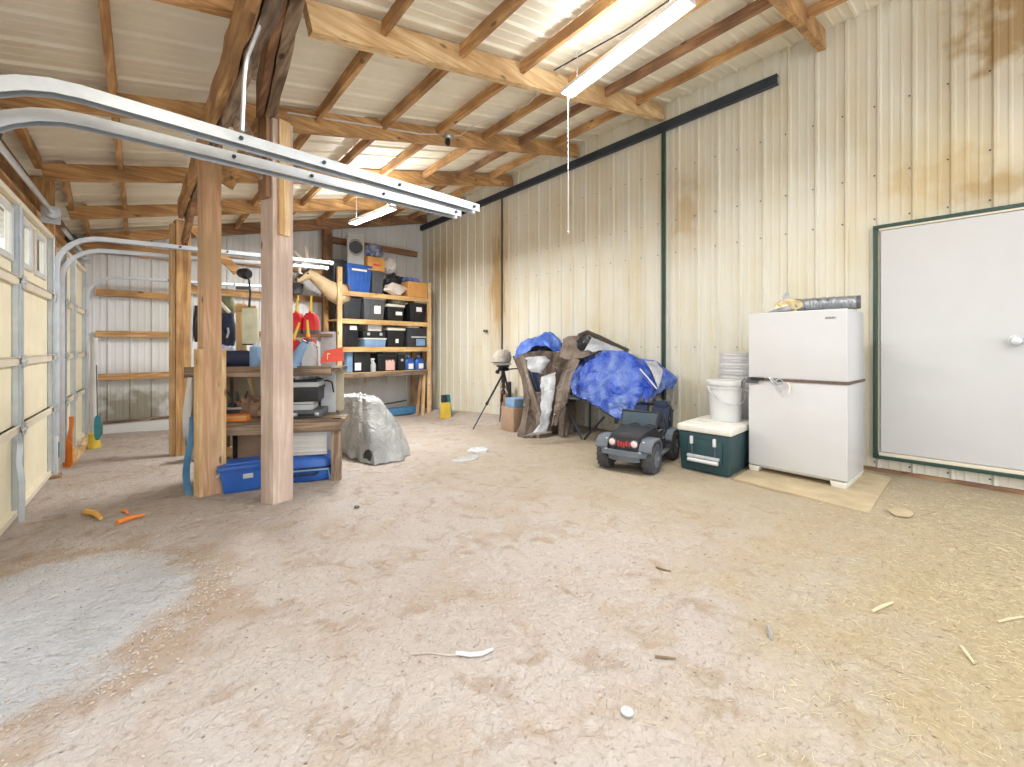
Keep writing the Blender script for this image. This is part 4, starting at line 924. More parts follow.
part('board_face', MB().box(-.075, .075, -.015, .015, 0, hgt, .004), 'lgrey', t); part('hook', MB().tube([(-.1, -.03, .98), (.0, -.05, .99), (.045, -.05, .97), (.06, -.04, .86)], .009, 6), 'black', t)
# lower deck left half: tray of tools, glove, orange tray, handle
t, w, h, z_ = bbox(221, 243, 408, 419, .2, .3, 'dsteel', 'metal_tray', 'dark blue steel tray of hand tools on the lower deck, left half', 'tray', z=zl_+.06, b=.005)
part('tray_rim', MB().box(-w/2-.01, w/2+.01, -.16, -.14, h-.015, h+.005, .003), 'galv', t)
for k, x in enumerate((-.08, -.02, .05)): part('hand_tool', MB().tube([(x, 0, h), (x+.01, .02, h+.08), (x+.03*(k-1), .03, h+.15)], [.012, .014, .006], 6), 'black', t)
t, w, h, z_ = bbox(219, 246, 419, 426, .06, .4, 'orp', 'orange_box', 'flat orange box under the dark blue steel tray', 'box', z=zl_+.003, b=.005, hfix=.055)
part('lid_edge', MB().box(-w/2-.003, w/2+.003, -.203, -.195, .03, .05), 'paleX', t)
c = lb(249, 412, .2); p_ = Vector((F0.x, F0.y, gB)) + ex*c.x + ey*.28 + Vector((0, 0, zl_+.10))
solo('work_gloves', MB().ball(p_, (.13, .12, .11), 20, .7, 3, 8, flat=gB+zl_+.003), mat('dusty brown leather', '8a6e58', .9, 0, .35, 14, .6, 40), 'dusty brown leather gloves heaped on the lower deck next to the big post', 'gloves')
t = bthing('axe_handle', 'curved pale wooden handle leaning on the back of the bench', 'handle', lb(250, 400, .45).x, .45, zl_+.003)
part('handle_shaft', MB().tube([(.02, 0, 0), (.03, .02, .15), (.0, .04, .3), (-.03, .06, .38)], [.018, .018, .016, .02], 8), 'paleZ', t)
# upper deck left half
c = lb(232, 358, .35)
t = bthing('duffel_roll', 'rolled navy bag lying on the upper deck', 'bag', c.x, .34, zu_+.003)
part('roll', MB().lathe([(.02, -.15), (.075, -.145), (.085, -.12), (.085, .12), (.075, .145), (.02, .15)], (.02, 0, .086), 20, (1, .3, 0)), 'dblue', t, smooth=60)
for x in (-.06, .09): part('strap', MB().lathe([(.088, -.012), (.088, .012)], (x, x*.3-.0, .086), 20, (1, .3, 0)), 'black', t)
c = lb(222, 358, .4)
t = bthing('folded_cloth', 'pale blue cloth bundle on the upper deck behind the orange toned post', 'cloth', c.x-.02, .50, zu_+.003)
part('bundle', MB().ball((0, 0, .10), (.11, .10, .13), 18, .3, 2.5, 4, flat=0), tarp('pale blue cloth', 'a6b6d2', 'd5dcea', 7., .6, .8), t)
t, w, h, z_ = bbox(248.5, 257.5, 346, 366, .3, .16, 'lblue', 'blue_canister', 'light blue canister on the upper deck against the big post', 'canister', z=zu_+.003, b=.03)
part('cap', MB().lathe([(.03, 0), (.03, .03)], (0, 0, h), 12), 'wplas', t)
# things standing at the rear
t, w, h, z_ = bbox(235.5, 246, 303.5, 353, .50, .03, 'paleZ', 'plywood_strip', 'upright orange plywood strip behind the upper deck', 'board', z=zu_+.10, b=.003)
part('cross_cleat', MB().box(-w/2, w/2+.1, -.03, -.015, h-.09, h-.02, .003), 'raftX', t)
t, w, h, z_ = bbox(241.5, 257.5, 308, 344, .42, .05, mat('milky plastic', 'cfd3b8', .35, 0, .2, 8), 'milky_panel', 'milky greenish plastic cover hanging beside the plywood strip', 'cover', b=.01)
part('dark_edge', MB().box(-w*.45, w*.45, -.03, .03, -.012, 0, .003), 'blackg', t)
c = lb(247, 290, .46)
t = bthing('clamp_lamp', 'black clamp work lamp high up between the two front posts', 'lamp', c.x, .46, lb(247, 305, .46).z)
part('stem', MB().tube([(.02, 0, -.02), (.03, 0, .12), (.02, 0, .26), (-.01, 0, .33)], [.012, .010, .010, .012], 8), 'black', t)
part('lamp_head', MB().lathe([(.02, -.06), (.05, -.04), (.06, .02), (.045, .05)], (-.02, 0, .33), 16, (1, -.4, -.2)), 'black', t)
part('reflector', MB().lathe([(.045, 0), (.03, .02)], (-.07, .01, .335), 14, (-1, .3, 0)), 'dgrey', t)
part('clamp', MB().box(-.10, .03, -.02, .02, .16, .19, .006), 'dgrey', t)
def hang(px0, px1, y0, y1, d, m, name, label, cat, seed, thick=.09):
    a, c = lb(px0, y1, d), lb(px1, y0, d); t = bthing(name, label, cat, (a.x+c.x)/2, d, a.z); w = c.x-a.x; h = c.z-a.z
    rings = []
    for j in range(9):
        f = j/8; k = .75+.25*math.sin(math.pi*min(1, f*1.15)); rings.append([(w/2*k*math.cos(b)+.02*noise.noise(Vector((j, b, seed)))*3*w, thick*k*math.sin(b)*(1+.4*noise.noise(Vector((b*2, j*.6, seed)))), h*f) for b in [2*math.pi*i/16 for i in range(16)]])
    part('bag_body', MB().loft(rings), m, t, smooth=70); return t, w, h
t, w, h = hang(217, 236, 314, 346, .55, 'dblue', 'navy_bag', 'navy blue bag hanging behind the upper deck', 'bag', 4)
part('strap', MB().tube([(-w*.3, -.06, h*.9), (-w*.1, -.1, h*.5), (w*.2, -.1, h*.2)], .012, 6), 'black', t); part('pale_hook', MB().tube([(w*.25, -.11, h*.25), (w*.36, -.12, h*.42), (w*.3, -.11, h*.55)], .01, 6), 'lgrey', t)
part('hanging_loop', MB().tube([(-.05, 0, h*.95), (0, 0, h+.09), (.05, 0, h*.95)], .01, 6), 'black', t)
t, w, h = hang(218, 235, 297, 316, .6, mat('olive canvas', '7c7f62', .9, 0, .2, 10), 'olive_pack', 'olive canvas pack hanging above the navy bag', 'bag', 7)
part('pale_strap', MB().tube([(-w*.4, -.09, h*.9), (w*.4, -.10, h*.15)], .018, 6), 'offw', t)
t, w, h = hang(194, 203, 306, 342, .65, 'black', 'camp_chair', 'folded black camp chair bag hanging left of the orange toned post', 'bag', 2, .07)
part('frame_pole', MB().tube([(-w*.5, -.05, 0), (-w*.4, -.05, h)], .012, 6), 'galv', t)
# left end: red tube, white sheet, blue strips, clutter
t = bthing('steel_tube', 'rusty red steel tube leaning under the left end of the upper deck', 'tube', lb(193, 410, .25).x, .25, lb(193, 414, .25).z)
part('tube_shaft', MB().tube([(0, 0, 0), (.02, .02, .12), (.04, .03, .28)], .022, 8), 'redor' if False else mat('rusty red', '9c4a3a', .6, 0, .2, 14), t)
part('dark_fitting', MB().ball((-.01, 0, -.03), (.05, .04, .06), 12, .3, 3, 2), 'blackg', t)
a = gp(200, 493)
t = thing('white_sheet', 'white plastic sheet draped down left of the orange toned post', 'sheet', (a.x, a.y, a.z))
tz = onY(198, 378, a.y).z-a.z
mb = MB(); rings = []
for j in range(13):
    f = j/12; row = []
    for i in range(7):
        u = i/6; row.append((-.09+.16*u-.02*math.sin(f*4)+.05*(1-f)*0, .12+.03*math.sin(u*9+f*3)+.08*u, .36*tz+f*tz*.64))
    rings.append(row+[(x, y+.012, z) for x, y, z in reversed(row)])
part('sheet_film', mb.loft(rings), 'wplas', t, smooth=80)
mb = MB(); rings = []
for j in range(13):
    f = j/12; rings.append([(-.07+.0*f-.02*math.sin(f*5)+dx, .02+.02*math.sin(f*8)+dy, f*tz*.66) for dx, dy in ((-.035+.015*f, 0), (.02, .0), (.02, .03), (-.035+.015*f, .03))])
part('blue_strip', mb.loft(rings), 'blueb', t, smooth=60, label='faded blue strip')
mb = MB(); rings = [[(.0+dx, .05+dy, f*tz*.40) for dx, dy in ((-.02, 0), (.05, .0), (.05, .02), (-.02, .02))] for f in (0, .5, 1)]
part('lower_strip', mb.loft(rings), 'lblue', t)
a = gp(192, 462); 
t = thing('dusty_pot', 'dusty pot of rags on the dirt beside the rear left post', 'pot', (a.x+.1, a.y+.1, a.z))
part('pot_body', MB().lathe([(.09, 0), (.11, .02), (.13, .2), (.14, .22), (.12, .22), (.1, .05)], (0, 0, 0), 16), 'lgrey', t)
part('rag', MB().ball((0, 0, .28), (.12, .11, .14), 16, .6, 3, 4), mat('brown rag', '8d6f58', .9, 0, .4, 14), t)
t = bthing('hose_coil', 'tangled dark hose hanging under the left end of the bench', 'hose', lb(193, 425, .3).x+.03, .3, lb(193, 432, .3).z)
mb = MB(); mb.tube([(.07*math.cos(k*.5)*(1+.1*math.sin(k)), .03*math.sin(k*.9), .12+.11*math.sin(k*.5)) for k in range(36)], .014, 6); part('coil', mb, 'blackg', t)

# bins under the bench
gl = gp(244, 494)
t = thing('plastic_bin', 'blue plastic bin with a folded lid on the dirt left of the big post', 'bin', (gl.x+.03, gl.y+.20, gl.z), rzb+.35)
W, D, H = .36, .30, .235
part('bin_body', MB().taper(W, D, H, .80, 0, .015), 'blue', t)
part('lid', MB().box(-W/2-.015, W/2+.015, -D/2-.015, D/2+.015, H-.03, H+.012, .012).box(-W/2+.05, W/2-.05, -D/2+.05, D/2-.05, H, H+.03, .01), 'blue', t)
part('pale_badge', MB().box(.0, .08, -D*.46-.012, -D*.46+.004, H*.52, H*.7, .003), 'lgrey', t)
for s_ in (-1, 1): part('handle', MB().tube([(s_*W*.46, -.08, H*.8), (s_*W*.53, -.08, H*.65), (s_*W*.53, .08, H*.65), (s_*W*.46, .08, H*.8)], .012, 8), 'lgrey' if s_ < 0 else 'blue', t)
gr = gp(314, 483)
t = thing('soft_case', 'blue zipped soft case lying on the dirt under the right end of the bench', 'case', (gr.x+.02, gr.y+.26, gr.z), rzb+.10)
W, D, H = .52, .40, .24
rings = []
for z, k in ((0, .90), (.015, .97), (.07, 1.0), (.15, 1.0), (.21, .93), (.235, .82), (H, .6)):
    rings.append([(W/2*k*(abs(math.cos(a))**.45)*math.copysign(1, math.cos(a)), D/2*k*(abs(math.sin(a))**.45)*math.copysign(1, math.sin(a)), z) for a in [2*math.pi*i/28 for i in range(28)]])
part('case_body', MB().loft(rings), 'blue', t, smooth=60)
part('zip_band', MB().loft([[(x*1.012, y*1.012, z) for x, y, _ in rings[3]] for z in (.125, .145)]), 'dblue', t, smooth=60)
part('carry_handle', MB().tube([(-.12, -D/2-.005, .09), (-.1, -D/2-.05, .09), (.1, -D/2-.05, .09), (.12, -D/2-.005, .09)], .012, 8), 'dblue', t)
part('outer_frame', MB().tube([(-W*.36, -D/2-.012, .02), (-W*.40, -D/2-.015, .12), (W*.42, -D/2-.015, .12), (W*.45, -D/2-.012, .02)], .010, 6), 'lblue', t)
t, w, h, z_ = bbox(288, 327, 428, 455, .07, .02, 'wplas', 'white_siding', 'white corrugated plastic sheet propped under the lower deck, right half', 'sheet', b=.002)
mb = MB()
for k in range(5): mb.box(-w/2, w/2-.03*k*.3, -.022, -.01, h*(.12+.18*k), h*(.16+.18*k), .003)
part('raised_rib', mb, 'offw', t)
t, w, h, z_ = bbox(232, 260, 433, 466, .30, .28, 'cardb', 'cardboard_box', 'brown cardboard box under the lower deck behind the blue bin', 'box', b=.004, z=.003)
part('dark_strap', MB().box(-w/2+.01, -w/2+.05, -.143, -.14, .0, h), 'black', t)

# =================== grey sheet over a covered machine ===================
c0 = Vector((2.42, 5.05, 0)); g0 = gz(2.4, 5.0)
t = thing('covered_machine', 'grey dust sheet draped over a low machine right of the workbench', 'covered machine', (c0.x, c0.y, g0))
def drape(pxs_base, pxs_top, mids=8, folds=.03, seed=0, bulge=.06, n=56):
    """cloth between a ground outline and a top outline, both closed plan loops [(x, y, z)]"""
    def rs(loop):
        pts = [Vector(p) for p in loop]; L_ = [0]
        for i in range(len(pts)): L_.append(L_[-1]+(pts[(i+1) % len(pts)]-pts[i]).length)
        out = []
        for k in range(n):
            s_ = L_[-1]*k/n; i = max(j for j in range(len(pts)) if L_[j] <= s_+1e-9); i = min(i, len(pts)-1)
            out.append(pts[i].lerp(pts[(i+1) % len(pts)], (s_-L_[i])/max(L_[i+1]-L_[i], 1e-6)))
        return out
    B, T = rs(pxs_base), rs(pxs_top); cb = sum(B, Vector())/n; ct = sum(T, Vector())/n; rings = []
    for j in range(mids+1):
        f = j/mids; ring = []
        for k in range(n):
            p = B[k].lerp(T[k], f); o = (p-cb.lerp(ct, f)); o.z = 0; o = o.normalized() if o.length > 1e-6 else Vector()
            w = folds*(1-f*.55)*(noise.noise(Vector((k*.55, f*1.1, seed)))*1.4 + .6*noise.noise(Vector((k*1.3, f*2.5, seed+5))))
            ring.append(p+o*(w+bulge*math.sin(math.pi*f)) + Vector((0, 0, .012*noise.noise(Vector((k*.4, f*4, seed+9))))))
        rings.append(ring)
    for f, dz in ((.7, .015), (.35, .022), (.04, .02)):
        rings.append([ct.lerp(T[k], f)+Vector((0, 0, dz+folds*.7*noise.noise(Vector((k*.5, f*6, seed+2))))) for k in range(n)])
    return MB().loft(rings, cap=True)
def G(px, py): p = gp(px, py); return (p.x, p.y, p.z+.012)
base = [G(338, 452), G(352, 459), G(366, 464), G(375, 466), G(390, 463), G(404, 461), (2.95, 5.0, gz(2.9, 5)+.01), (2.85, 5.6, gz(2.8, 5.6)+.01), (2.3, 5.95, gz(2.3, 5.9)+.01), G(334, 444)]
zt = onY(378, 402, 4.95).z
base_c = base
topl = [at(335, 398, 5.55), at(346, 397, 5.45), at(356, 397, 5.35), at(366, 399, 5.25), at(374, 401, 5.2), at(380, 402, 5.25), at(382, 401, 5.4), at(378, 398, 5.7), at(360, 394, 6.0), at(338, 394, 5.95)]
part('dust_sheet', drape(base_c, [tuple(v) for v in topl], 14, .085, 3, .02), 'tgrey', t, True, smooth=60)
a = gp(376, 467)
part('wheel', MB().lathe([(.03, -.03), (.07, -.03), (.08, -.015), (.08, .015), (.07, .03), (.03, .03)], (a.x+.03, a.y+.235, a.z+.07), 18, (1, .2, 0)), 'black', t, True)
part('blue_corner', MB().loft([[Vector(G(398, 461)), Vector(G(401, 460)), Vector(G(403, 457))+Vector((.0, .05, 0)), Vector(G(399, 456))+Vector((0, .05, 0))], [at(396, 449, 5.1), at(398, 448, 5.1), at(399, 447, 5.2), at(397, 447, 5.2)]]), 'blueb', t, True)
# =================== tarp pile along the panelled wall ===================
def A3(px, py, X): return tuple(onX(px, py, X))
def frm(x, y): return (x, y, gz(x, y)+.01)
# folding table under the blue tarp
tb = thing('folding_table', 'folding table with black steel legs hidden under the large blue tarp', 'table', (5.35, 3.45, gz(5.3, 3.4)))
part('tabletop', MB().box(5.0, 5.72, 2.85, 4.15, .52, .55, .005), 'dgrey', tb, True)
def leg(a, b): part('leg', MB().tube([a, b], .016, 8), 'dsteel', tb, True)
f1 = gp(582, 440)
leg(A3(564, 401, 5.25), (f1.x, f1.y, f1.z+.016)); leg(A3(604, 417, 5.05), (f1.x+.02, f1.y-.03, f1.z+.016))
leg((5.6, 3.0, .54), (5.6, 3.0, gz(5.6, 3)+.01)); leg((5.6, 4.0, .54), (5.6, 4.0, gz(5.6, 4)+.01))
leg(A3(563, 412, 5.5), A3(575, 400, 5.5)); leg(A3(575, 401, 5.35), A3(562, 400, 5.35))
# large blue tarp
base = [A3(573, 394, 5.1), A3(580, 397, 4.98), A3(590, 402, 4.9), A3(602, 409, 4.82), A3(613, 416, 4.76), A3(624, 421, 4.74), A3(634, 420, 4.78), A3(641, 411, 4.86), A3(648, 403, 5.0), A3(655, 397, 5.2), A3(664, 389, 5.45), (5.76, 2.7, .72), (5.78, 3.3, .62), (5.78, 4.1, .7)]
topl = [A3(580, 365, 5.3), A3(586, 358, 5.28), A3(594, 353.5, 5.25), A3(603, 351, 5.22), A3(614, 350.5, 5.22), A3(626, 352, 5.25), A3(635, 356, 5.3), A3(641, 360, 5.36), A3(650, 360, 5.45), A3(657, 361, 5.52), A3(664, 369, 5.58), A3(661, 366, 5.7), A3(640, 361, 5.74), A3(596, 360, 5.74)]
mb = drape(base, topl, 18, .06, 21, .11, n=90)
for v in mb.bm.verts:
    c = v.co; v.co += Vector((-.9, -.35, .2)).normalized()*.035*(1-abs(noise.noise(Vector((c.x*4+c.z*3, c.y*4, c.z*6))))*3) 
t = thing('blue_tarp', 'large bright blue crinkled tarp draped over the folding table behind the toy car', 'tarp', (5.3, 3.4, .6))
part('tarp_sheet', mb, 'tblue', t, True, smooth=50)
part('hem_rope', MB().tube([A3(574, 395, 5.06), A3(590, 403.5, 4.88), A3(602, 410.5, 4.8), A3(613, 417, 4.74), A3(624, 422, 4.73)], .008, 6), 'dblue', t, True)
# pale band across the right end of the tarp
part('tie_cord', MB().tube([A3(640, 369, 5.02), A3(648, 378, 5.0), A3(657, 389, 5.02)], .009, 6), 'wplas', t, True)
part('silver_flap', MB().loft([[A3(645, 361, 5.34), A3(656, 362, 5.40), A3(656, 361.5, 5.48), A3(645, 360.5, 5.42)], [A3(652, 372, 5.10), A3(663, 370, 5.2), A3(663, 370, 5.26), A3(652, 372, 5.18)], [A3(658, 388, 5.12), A3(661, 380, 5.16), A3(661, 380, 5.24), A3(658, 388, 5.2)]]), 'tsilv', t, True, smooth=70)

# brown and silver tarp hanging to the dirt
t = thing('brown_tarp', 'brown and silver tarp hanging from the pile down to the dirt behind the tripod', 'tarp', (5.1, 4.6, .1))
base = [G(517, 437), G(524, 438), G(533, 438), G(544, 438), G(552, 436), G(558, 431), frm(5.05, 4.15), frm(5.4, 4.15), frm(5.65, 4.6), frm(5.55, 5.1), frm(5.25, 5.2), G(524, 424)]
topl = [at(517, 356, 6.95), at(528, 352, 6.85), at(540, 351, 6.8), at(552, 351, 6.7), at(563, 353, 6.6), at(573, 354, 6.5), at(582, 355, 6.5), (5.72, 3.9, 1.15), (5.76, 4.6, 1.15), (5.74, 5.4, 1.15), at(512, 356, 7.6), at(516, 360, 7.3)]
part('tarp_sheet', drape(base, [tuple(v) for v in topl], 18, .10, 41, -.15, n=80), 'tbrown', t, True, smooth=50)
def strip(pts, th=.015, off=.0):
    """cloth strip: rows of (x0, y0, t0, x1, y1, t1) photo spans turned into a folded band"""
    rings = []; P0 = [at(*r[:3]) for r in pts]; P1 = [at(*r[3:]) for r in pts]; nj = (len(pts)-1)*4+1
    for j in range(nj):
        k = min(j//4, len(pts)-2); f = j/4-k; f = f*f*(3-2*f) if 0 < k < len(pts)-2 else f
        p, q_ = P0[k].lerp(P0[k+1], f), P1[k].lerp(P1[k+1], f); row = []; dd = q_-p
        p = p + dd*.20*noise.noise(Vector((j*.45, off, 1))); q_ = q_ + dd*.20*noise.noise(Vector((j*.45, off, 7)))
        for i in range(7):
            u = i/6; w = Vector((-.8, -.5, 0))*.05*noise.noise(Vector((u*3.2, j*.12, off)))
            row.append(p.lerp(q_, u)+w)
        back = Vector((.8, .5, 0)).normalized()*th
        rings.append(row+[r+back for r in reversed(row)])
    return MB().loft(rings)
part('silver_fold', strip([(541, 377, 6.42, 556, 372, 6.42), (541, 388, 6.3, 555, 384, 6.32), (541, 400, 6.2, 554, 397, 6.22), (541, 412, 6.12, 551, 410, 6.15), (540, 424, 6.05, 549, 422, 6.1), (532, 433, 6.02, 547, 430, 6.05), (521, 436.5, 6.1, 550, 433, 6.08)], off=3), 'tsilv', t, True, smooth=60)
part('white_fold', strip([(527, 357, 6.7, 545, 356, 6.7), (526, 362, 6.62, 549, 361, 6.62), (527, 368, 6.6, 544, 369, 6.6), (533, 373, 6.6, 542, 374, 6.6)], off=6), 'tsilv', t, True, smooth=60)
part('left_fold', strip([(518, 355, 6.75, 525, 356, 6.75), (523, 370, 6.6, 528, 369, 6.6), (526, 385, 6.45, 532, 384, 6.45), (530, 400, 6.3, 538, 400, 6.3), (534, 414, 6.2, 542, 413, 6.2), (534, 424, 6.1, 541, 425, 6.1)], off=8), 'tbrown', t, True, smooth=60)
part('painted_hollow_shade', strip([(527, 371, 6.58, 539, 373, 6.58), (530, 381, 6.5, 540, 382, 6.5), (534, 392, 6.42, 541, 392, 6.42)], off=9), 'dblue', t, True, smooth=60)  # dark strip painted in for the shade inside the tarp's opening
part('right_fold', strip([(571, 358, 6.3, 580, 360, 6.25), (562, 372, 6.25, 573, 375, 6.2), (557, 388, 6.2, 569, 391, 6.1), (555, 402, 6.15, 565, 405, 6.1), (553, 416, 6.1, 560, 416, 6.1), (551, 426, 6.05, 557, 425, 6.08)], off=12), 'tbrown', t, True, smooth=60)
# small blue tarp and lumps on top
t = thing('blue_tarp', 'small blue tarp bunched on top of the pile, above the tripod side', 'tarp', tuple(at(540, 350, 7.0)))
base = [at(517, 358, 7.0), at(526, 353, 6.85), at(536, 345, 6.75), at(547, 346, 6.7), at(554, 351, 6.65), at(563, 352, 6.7), at(566, 350, 7.1), at(540, 352, 7.5), at(519, 352, 7.5)]
topl = [at(521, 342, 7.2), at(530, 339, 7.1), at(538, 337, 7.0), at(545, 332, 7.0), at(551, 331.5, 7.0), at(556, 336, 7.0), at(557, 340, 7.2), at(540, 340, 7.4), at(524, 343, 7.4)]
part('tarp_sheet', drape([tuple(v) for v in base], [tuple(v) for v in topl], 10, .07, 61, .02, n=60), tarp('blue tarpaulin small', '1f4fb8', '6f90d4', 8.), t, True, smooth=50)
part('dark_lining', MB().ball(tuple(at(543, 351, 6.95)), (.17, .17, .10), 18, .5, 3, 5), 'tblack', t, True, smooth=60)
t = thing('brown_tarp', 'dark brown tarp folded in a ridge on top of the pile beside the blue tarp', 'tarp', tuple(at(580, 345, 6.5)))
base = [at(560, 357, 6.5), at(570, 360, 6.35), at(582, 358, 6.2), at(594, 354, 6.15), at(610, 352, 6.15), at(628, 353, 6.1), at(626, 351, 6.5), at(600, 350, 6.8), at(575, 350, 7.0), at(562, 352, 6.9)]
topl = [at(563, 339, 6.75), at(569, 336, 6.7), at(577, 338, 6.6), at(584, 334, 6.5), at(596, 339, 6.4), at(612, 346, 6.3), at(614, 346, 6.45), at(598, 338, 6.6), at(582, 335, 6.8), at(566, 338, 6.9)]
part('tarp_sheet', drape([tuple(v) for v in base], [tuple(v) for v in topl], 8, .07, 71, .0, n=56), 'tbrown', t, True, smooth=50)
part('dark_ridge', MB().sweep([(-.035, -.03), (.035, -.02), (.04, .03), (-.02, .04)], [at(579, 336, 6.45), at(587, 332.5, 6.4), at(600, 338, 6.35), at(614, 345, 6.3), at(628, 351.5, 6.2)]), mat('dark tarp roll', '4a4038', .7, 0, .2, 8), t, True)
part('silver_lining', strip([(584, 351, 6.12, 592, 337, 6.25), (596, 351, 6.08, 599, 340, 6.22), (610, 350.5, 6.05, 611, 345, 6.2), (622, 351.5, 6.03, 624, 350, 6.1)], off=15), 'tsilv', t, True, smooth=60)
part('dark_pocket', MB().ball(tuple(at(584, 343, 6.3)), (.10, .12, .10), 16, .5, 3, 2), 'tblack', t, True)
# box and wood behind tripod
g_ = gp(524, 423)
t = thing('cardboard_box', 'low brown box with a blue lid standing between the tripod and the brown tarp', 'box', (5.25, 5.15, gz(5.25, 5.15)), -.2)
h = onY(515, 401, 4.95).z-gz(5.2, 5.1)
part('carton', MB().box(-.32, .22, -.18, .22, 0, h*.72, .005), 'cardb', t); part('blue_lid', MB().box(-.28, .20, -.14, .16, h*.72, h, .02), 'lblue', t); part('white_corner', MB().box(.0, .205, -.15, -.13, h*.74, h*.98, .004), 'paper', t)
for k, (m, hh, cw) in enumerate((('black', .70, 'black'), ('redZ', .62, 'reddish'), ('cardb', .66, 'tan'))):
    solo('timber_offcut', MB().box(5.69, 5.72, 5.94+k*.11, 6.02+k*.11, gz(5.7, 6), gz(5.7, 6)+hh, .004), m, 'short %s board standing against the panelled wall behind the tripod' % cw, 'board', 'short boards behind the tripod')
# tripod with a covered camera
tc_ = at(504, 371, 7.55); T0 = Vector((tc_.x, tc_.y, gz(tc_.x, tc_.y)))
t = thing('tripod', 'black tripod standing on the dirt in front of the panelled wall', 'tripod', T0)
H = tc_.z
feet = [gp(473, 430), gp(515, 413.5), Vector((T0.x+.28, T0.y+.42, 0))]
feet[1] = Vector((T0.x-.02, T0.y-.35, 0))
for i, f_ in enumerate(feet):
    f_ = Vector((f_.x, f_.y, gz(f_.x, f_.y)+.012)); hd = Vector((tc_.x, tc_.y, H-.02)); m_ = hd.lerp(f_, .55); dvec = (f_-hd).normalized()
    lg = part('leg', MB().tube([hd+dvec*.02, m_], .018, 8), 'black', t, True)
    part('lower_leg', MB().tube([m_-dvec*.08, f_], .011, 8), 'dsteel', lg, True)
    part('leg_lock', MB().tube([m_-dvec*.03, m_+dvec*.03], .026, 8), 'black', lg, True)
    part('strut', MB().tube([hd.lerp(f_, .42), Vector((tc_.x, tc_.y, H-.30))], .006, 6), 'galv', lg, True)
part('centre_column', MB().tube([(T0.x, T0.y, H-.42), (T0.x, T0.y, H+.06)], .02, 10), 'black', t, True)
part('pan_head', MB().box(T0.x-.10, T0.x+.07, T0.y-.06, T0.y+.06, H+.0, H+.07, .02), 'black', t, True)
part('tilt_knob', MB().ball((T0.x-.13, T0.y+.03, H-.01), .04, 12), 'black', t, True)
part('pan_bar', MB().tube([(T0.x+.05, T0.y-.05, H+.03), (T0.x+.22, T0.y-.22, H+.05)], .012, 8), 'black', t, True)
hc = at(503, 357, 7.5)
t = thing('covered_camera', 'grey cloth bag over a boxy head on top of the tripod', 'bag', (hc.x, hc.y, H+.074))
part('cloth_cover', MB().loft([[(sx*.17*k+dx, sy*.13*k, z) for sx, sy in ((-1, -.6), (-.6, -1), (.5, -1), (1, -.5), (1, .5), (.5, 1), (-.6, 1), (-1, .6))] for z, k, dx in ((.07, .75, -.04), (.10, 1.08, -.05), (.18, 1.0, -.02), (.27, .8, 0), (.31, .45, .02))]), tarp('grey cloth cover', 'a39c90', 'c9c4ba', 8., .8, .9), t, smooth=60)
part('white_base', MB().box(-.15, .12, -.10, .10, .035, .08, .02), 'wplas', t); part('plate', MB().box(-.09, .09, -.07, .07, .0, .036, .008), 'blackg', t)

# =================== toy car ===================
jc = Vector((4.385, 2.44, 0)); jz = gz(4.3, 2.4)
J = thing('toy_car', 'dusty black ride-on toy off-road car parked between the blue tarp and the green cooler', 'toy car', (jc.x, jc.y, jz), math.radians(-170))
def jp(n, mb, m, par=None, **k): return part(n, mb, m, par or J, **k)
mb = MB()     # lower body tub with hood
def sect(x, hw, zb, zt, hwt): return [(x, -hw, zb), (x, hw, zb), (x, hw, zt*.6+zb*.4), (x, hwt, zt), (x, -hwt, zt), (x, -hw, zt*.6+zb*.4)]
mb.loft([sect(.50, .155, .20, .375, .14), sect(.47, .17, .17, .395, .155), sect(.30, .175, .15, .415, .165), sect(.12, .20, .14, .435, .185), sect(.06, .22, .13, .44, .20)])
jp('hood', mb, 'jbody')
mb = MB(); mb.loft([sect(.06, .22, .12, .40, .215), sect(-.10, .225, .12, .38, .22), sect(-.45, .225, .12, .38, .22), sect(-.52, .22, .16, .44, .21)]); jp('tub', mb, 'jbody')
g = jp('grille', MB().prism([(-.15, .22), (.15, .22), (.16, .36), (.14, .385), (-.14, .385), (-.16, .36)], 'X', .495, .515), 'jbody')
for k in range(5): part('red_slot', MB().box(.515, .521, -.066+k*.03, -.046+k*.03, .275+.008*(k % 2), .345-.01*(k % 3), .002), 'redl', g, label='red grille marking')
for s_ in (-1, 1):
    hl = jp('headlight', MB().lathe([(.034, 0), (.035, .012), (.025, .02), (.01, .022)], (.515, s_*.118, .325), 18, (1, 0, 0)), 'hl'); part('rim', MB().lathe([(.033, 0), (.042, 0), (.042, .016), (.036, .016)], (.513, s_*.118, .325), 18, (1, 0, 0)), 'jgrey', hl)
    jp('turn_signal', MB().ball((.47, s_*.20, .335), (.022, .018, .018), 10), 'hl')
bp = jp('bumper', MB().loft([[(x, y, .195), (x+.045, y, .20), (x+.045, y, .245), (x, y, .25)] for x, y in ((.46, -.255), (.51, -.22), (.53, -.12), (.53, .12), (.51, .22), (.46, .255))]), 'jgrey')
part('lower_bumper', MB().loft([[(x, y, .14), (x+.04, y, .14), (x+.045, y, .20), (x, y, .20)] for x, y in ((.46, -.17), (.50, -.10), (.50, .10), (.46, .17))]), 'jgrey', bp)
for s_ in (-1, 1): part('fog_lamp', MB().lathe([(.022, 0), (.018, .01)], (.54, s_*.18, .235), 12, (1, 0, 0)), 'lgrey', bp); part('tow_loop', MB().tube([(.55, s_*.06-.015, .27), (.57, s_*.06-.012, .30), (.57, s_*.06+.012, .30), (.55, s_*.06+.015, .27)], .008, 6), 'black', bp)
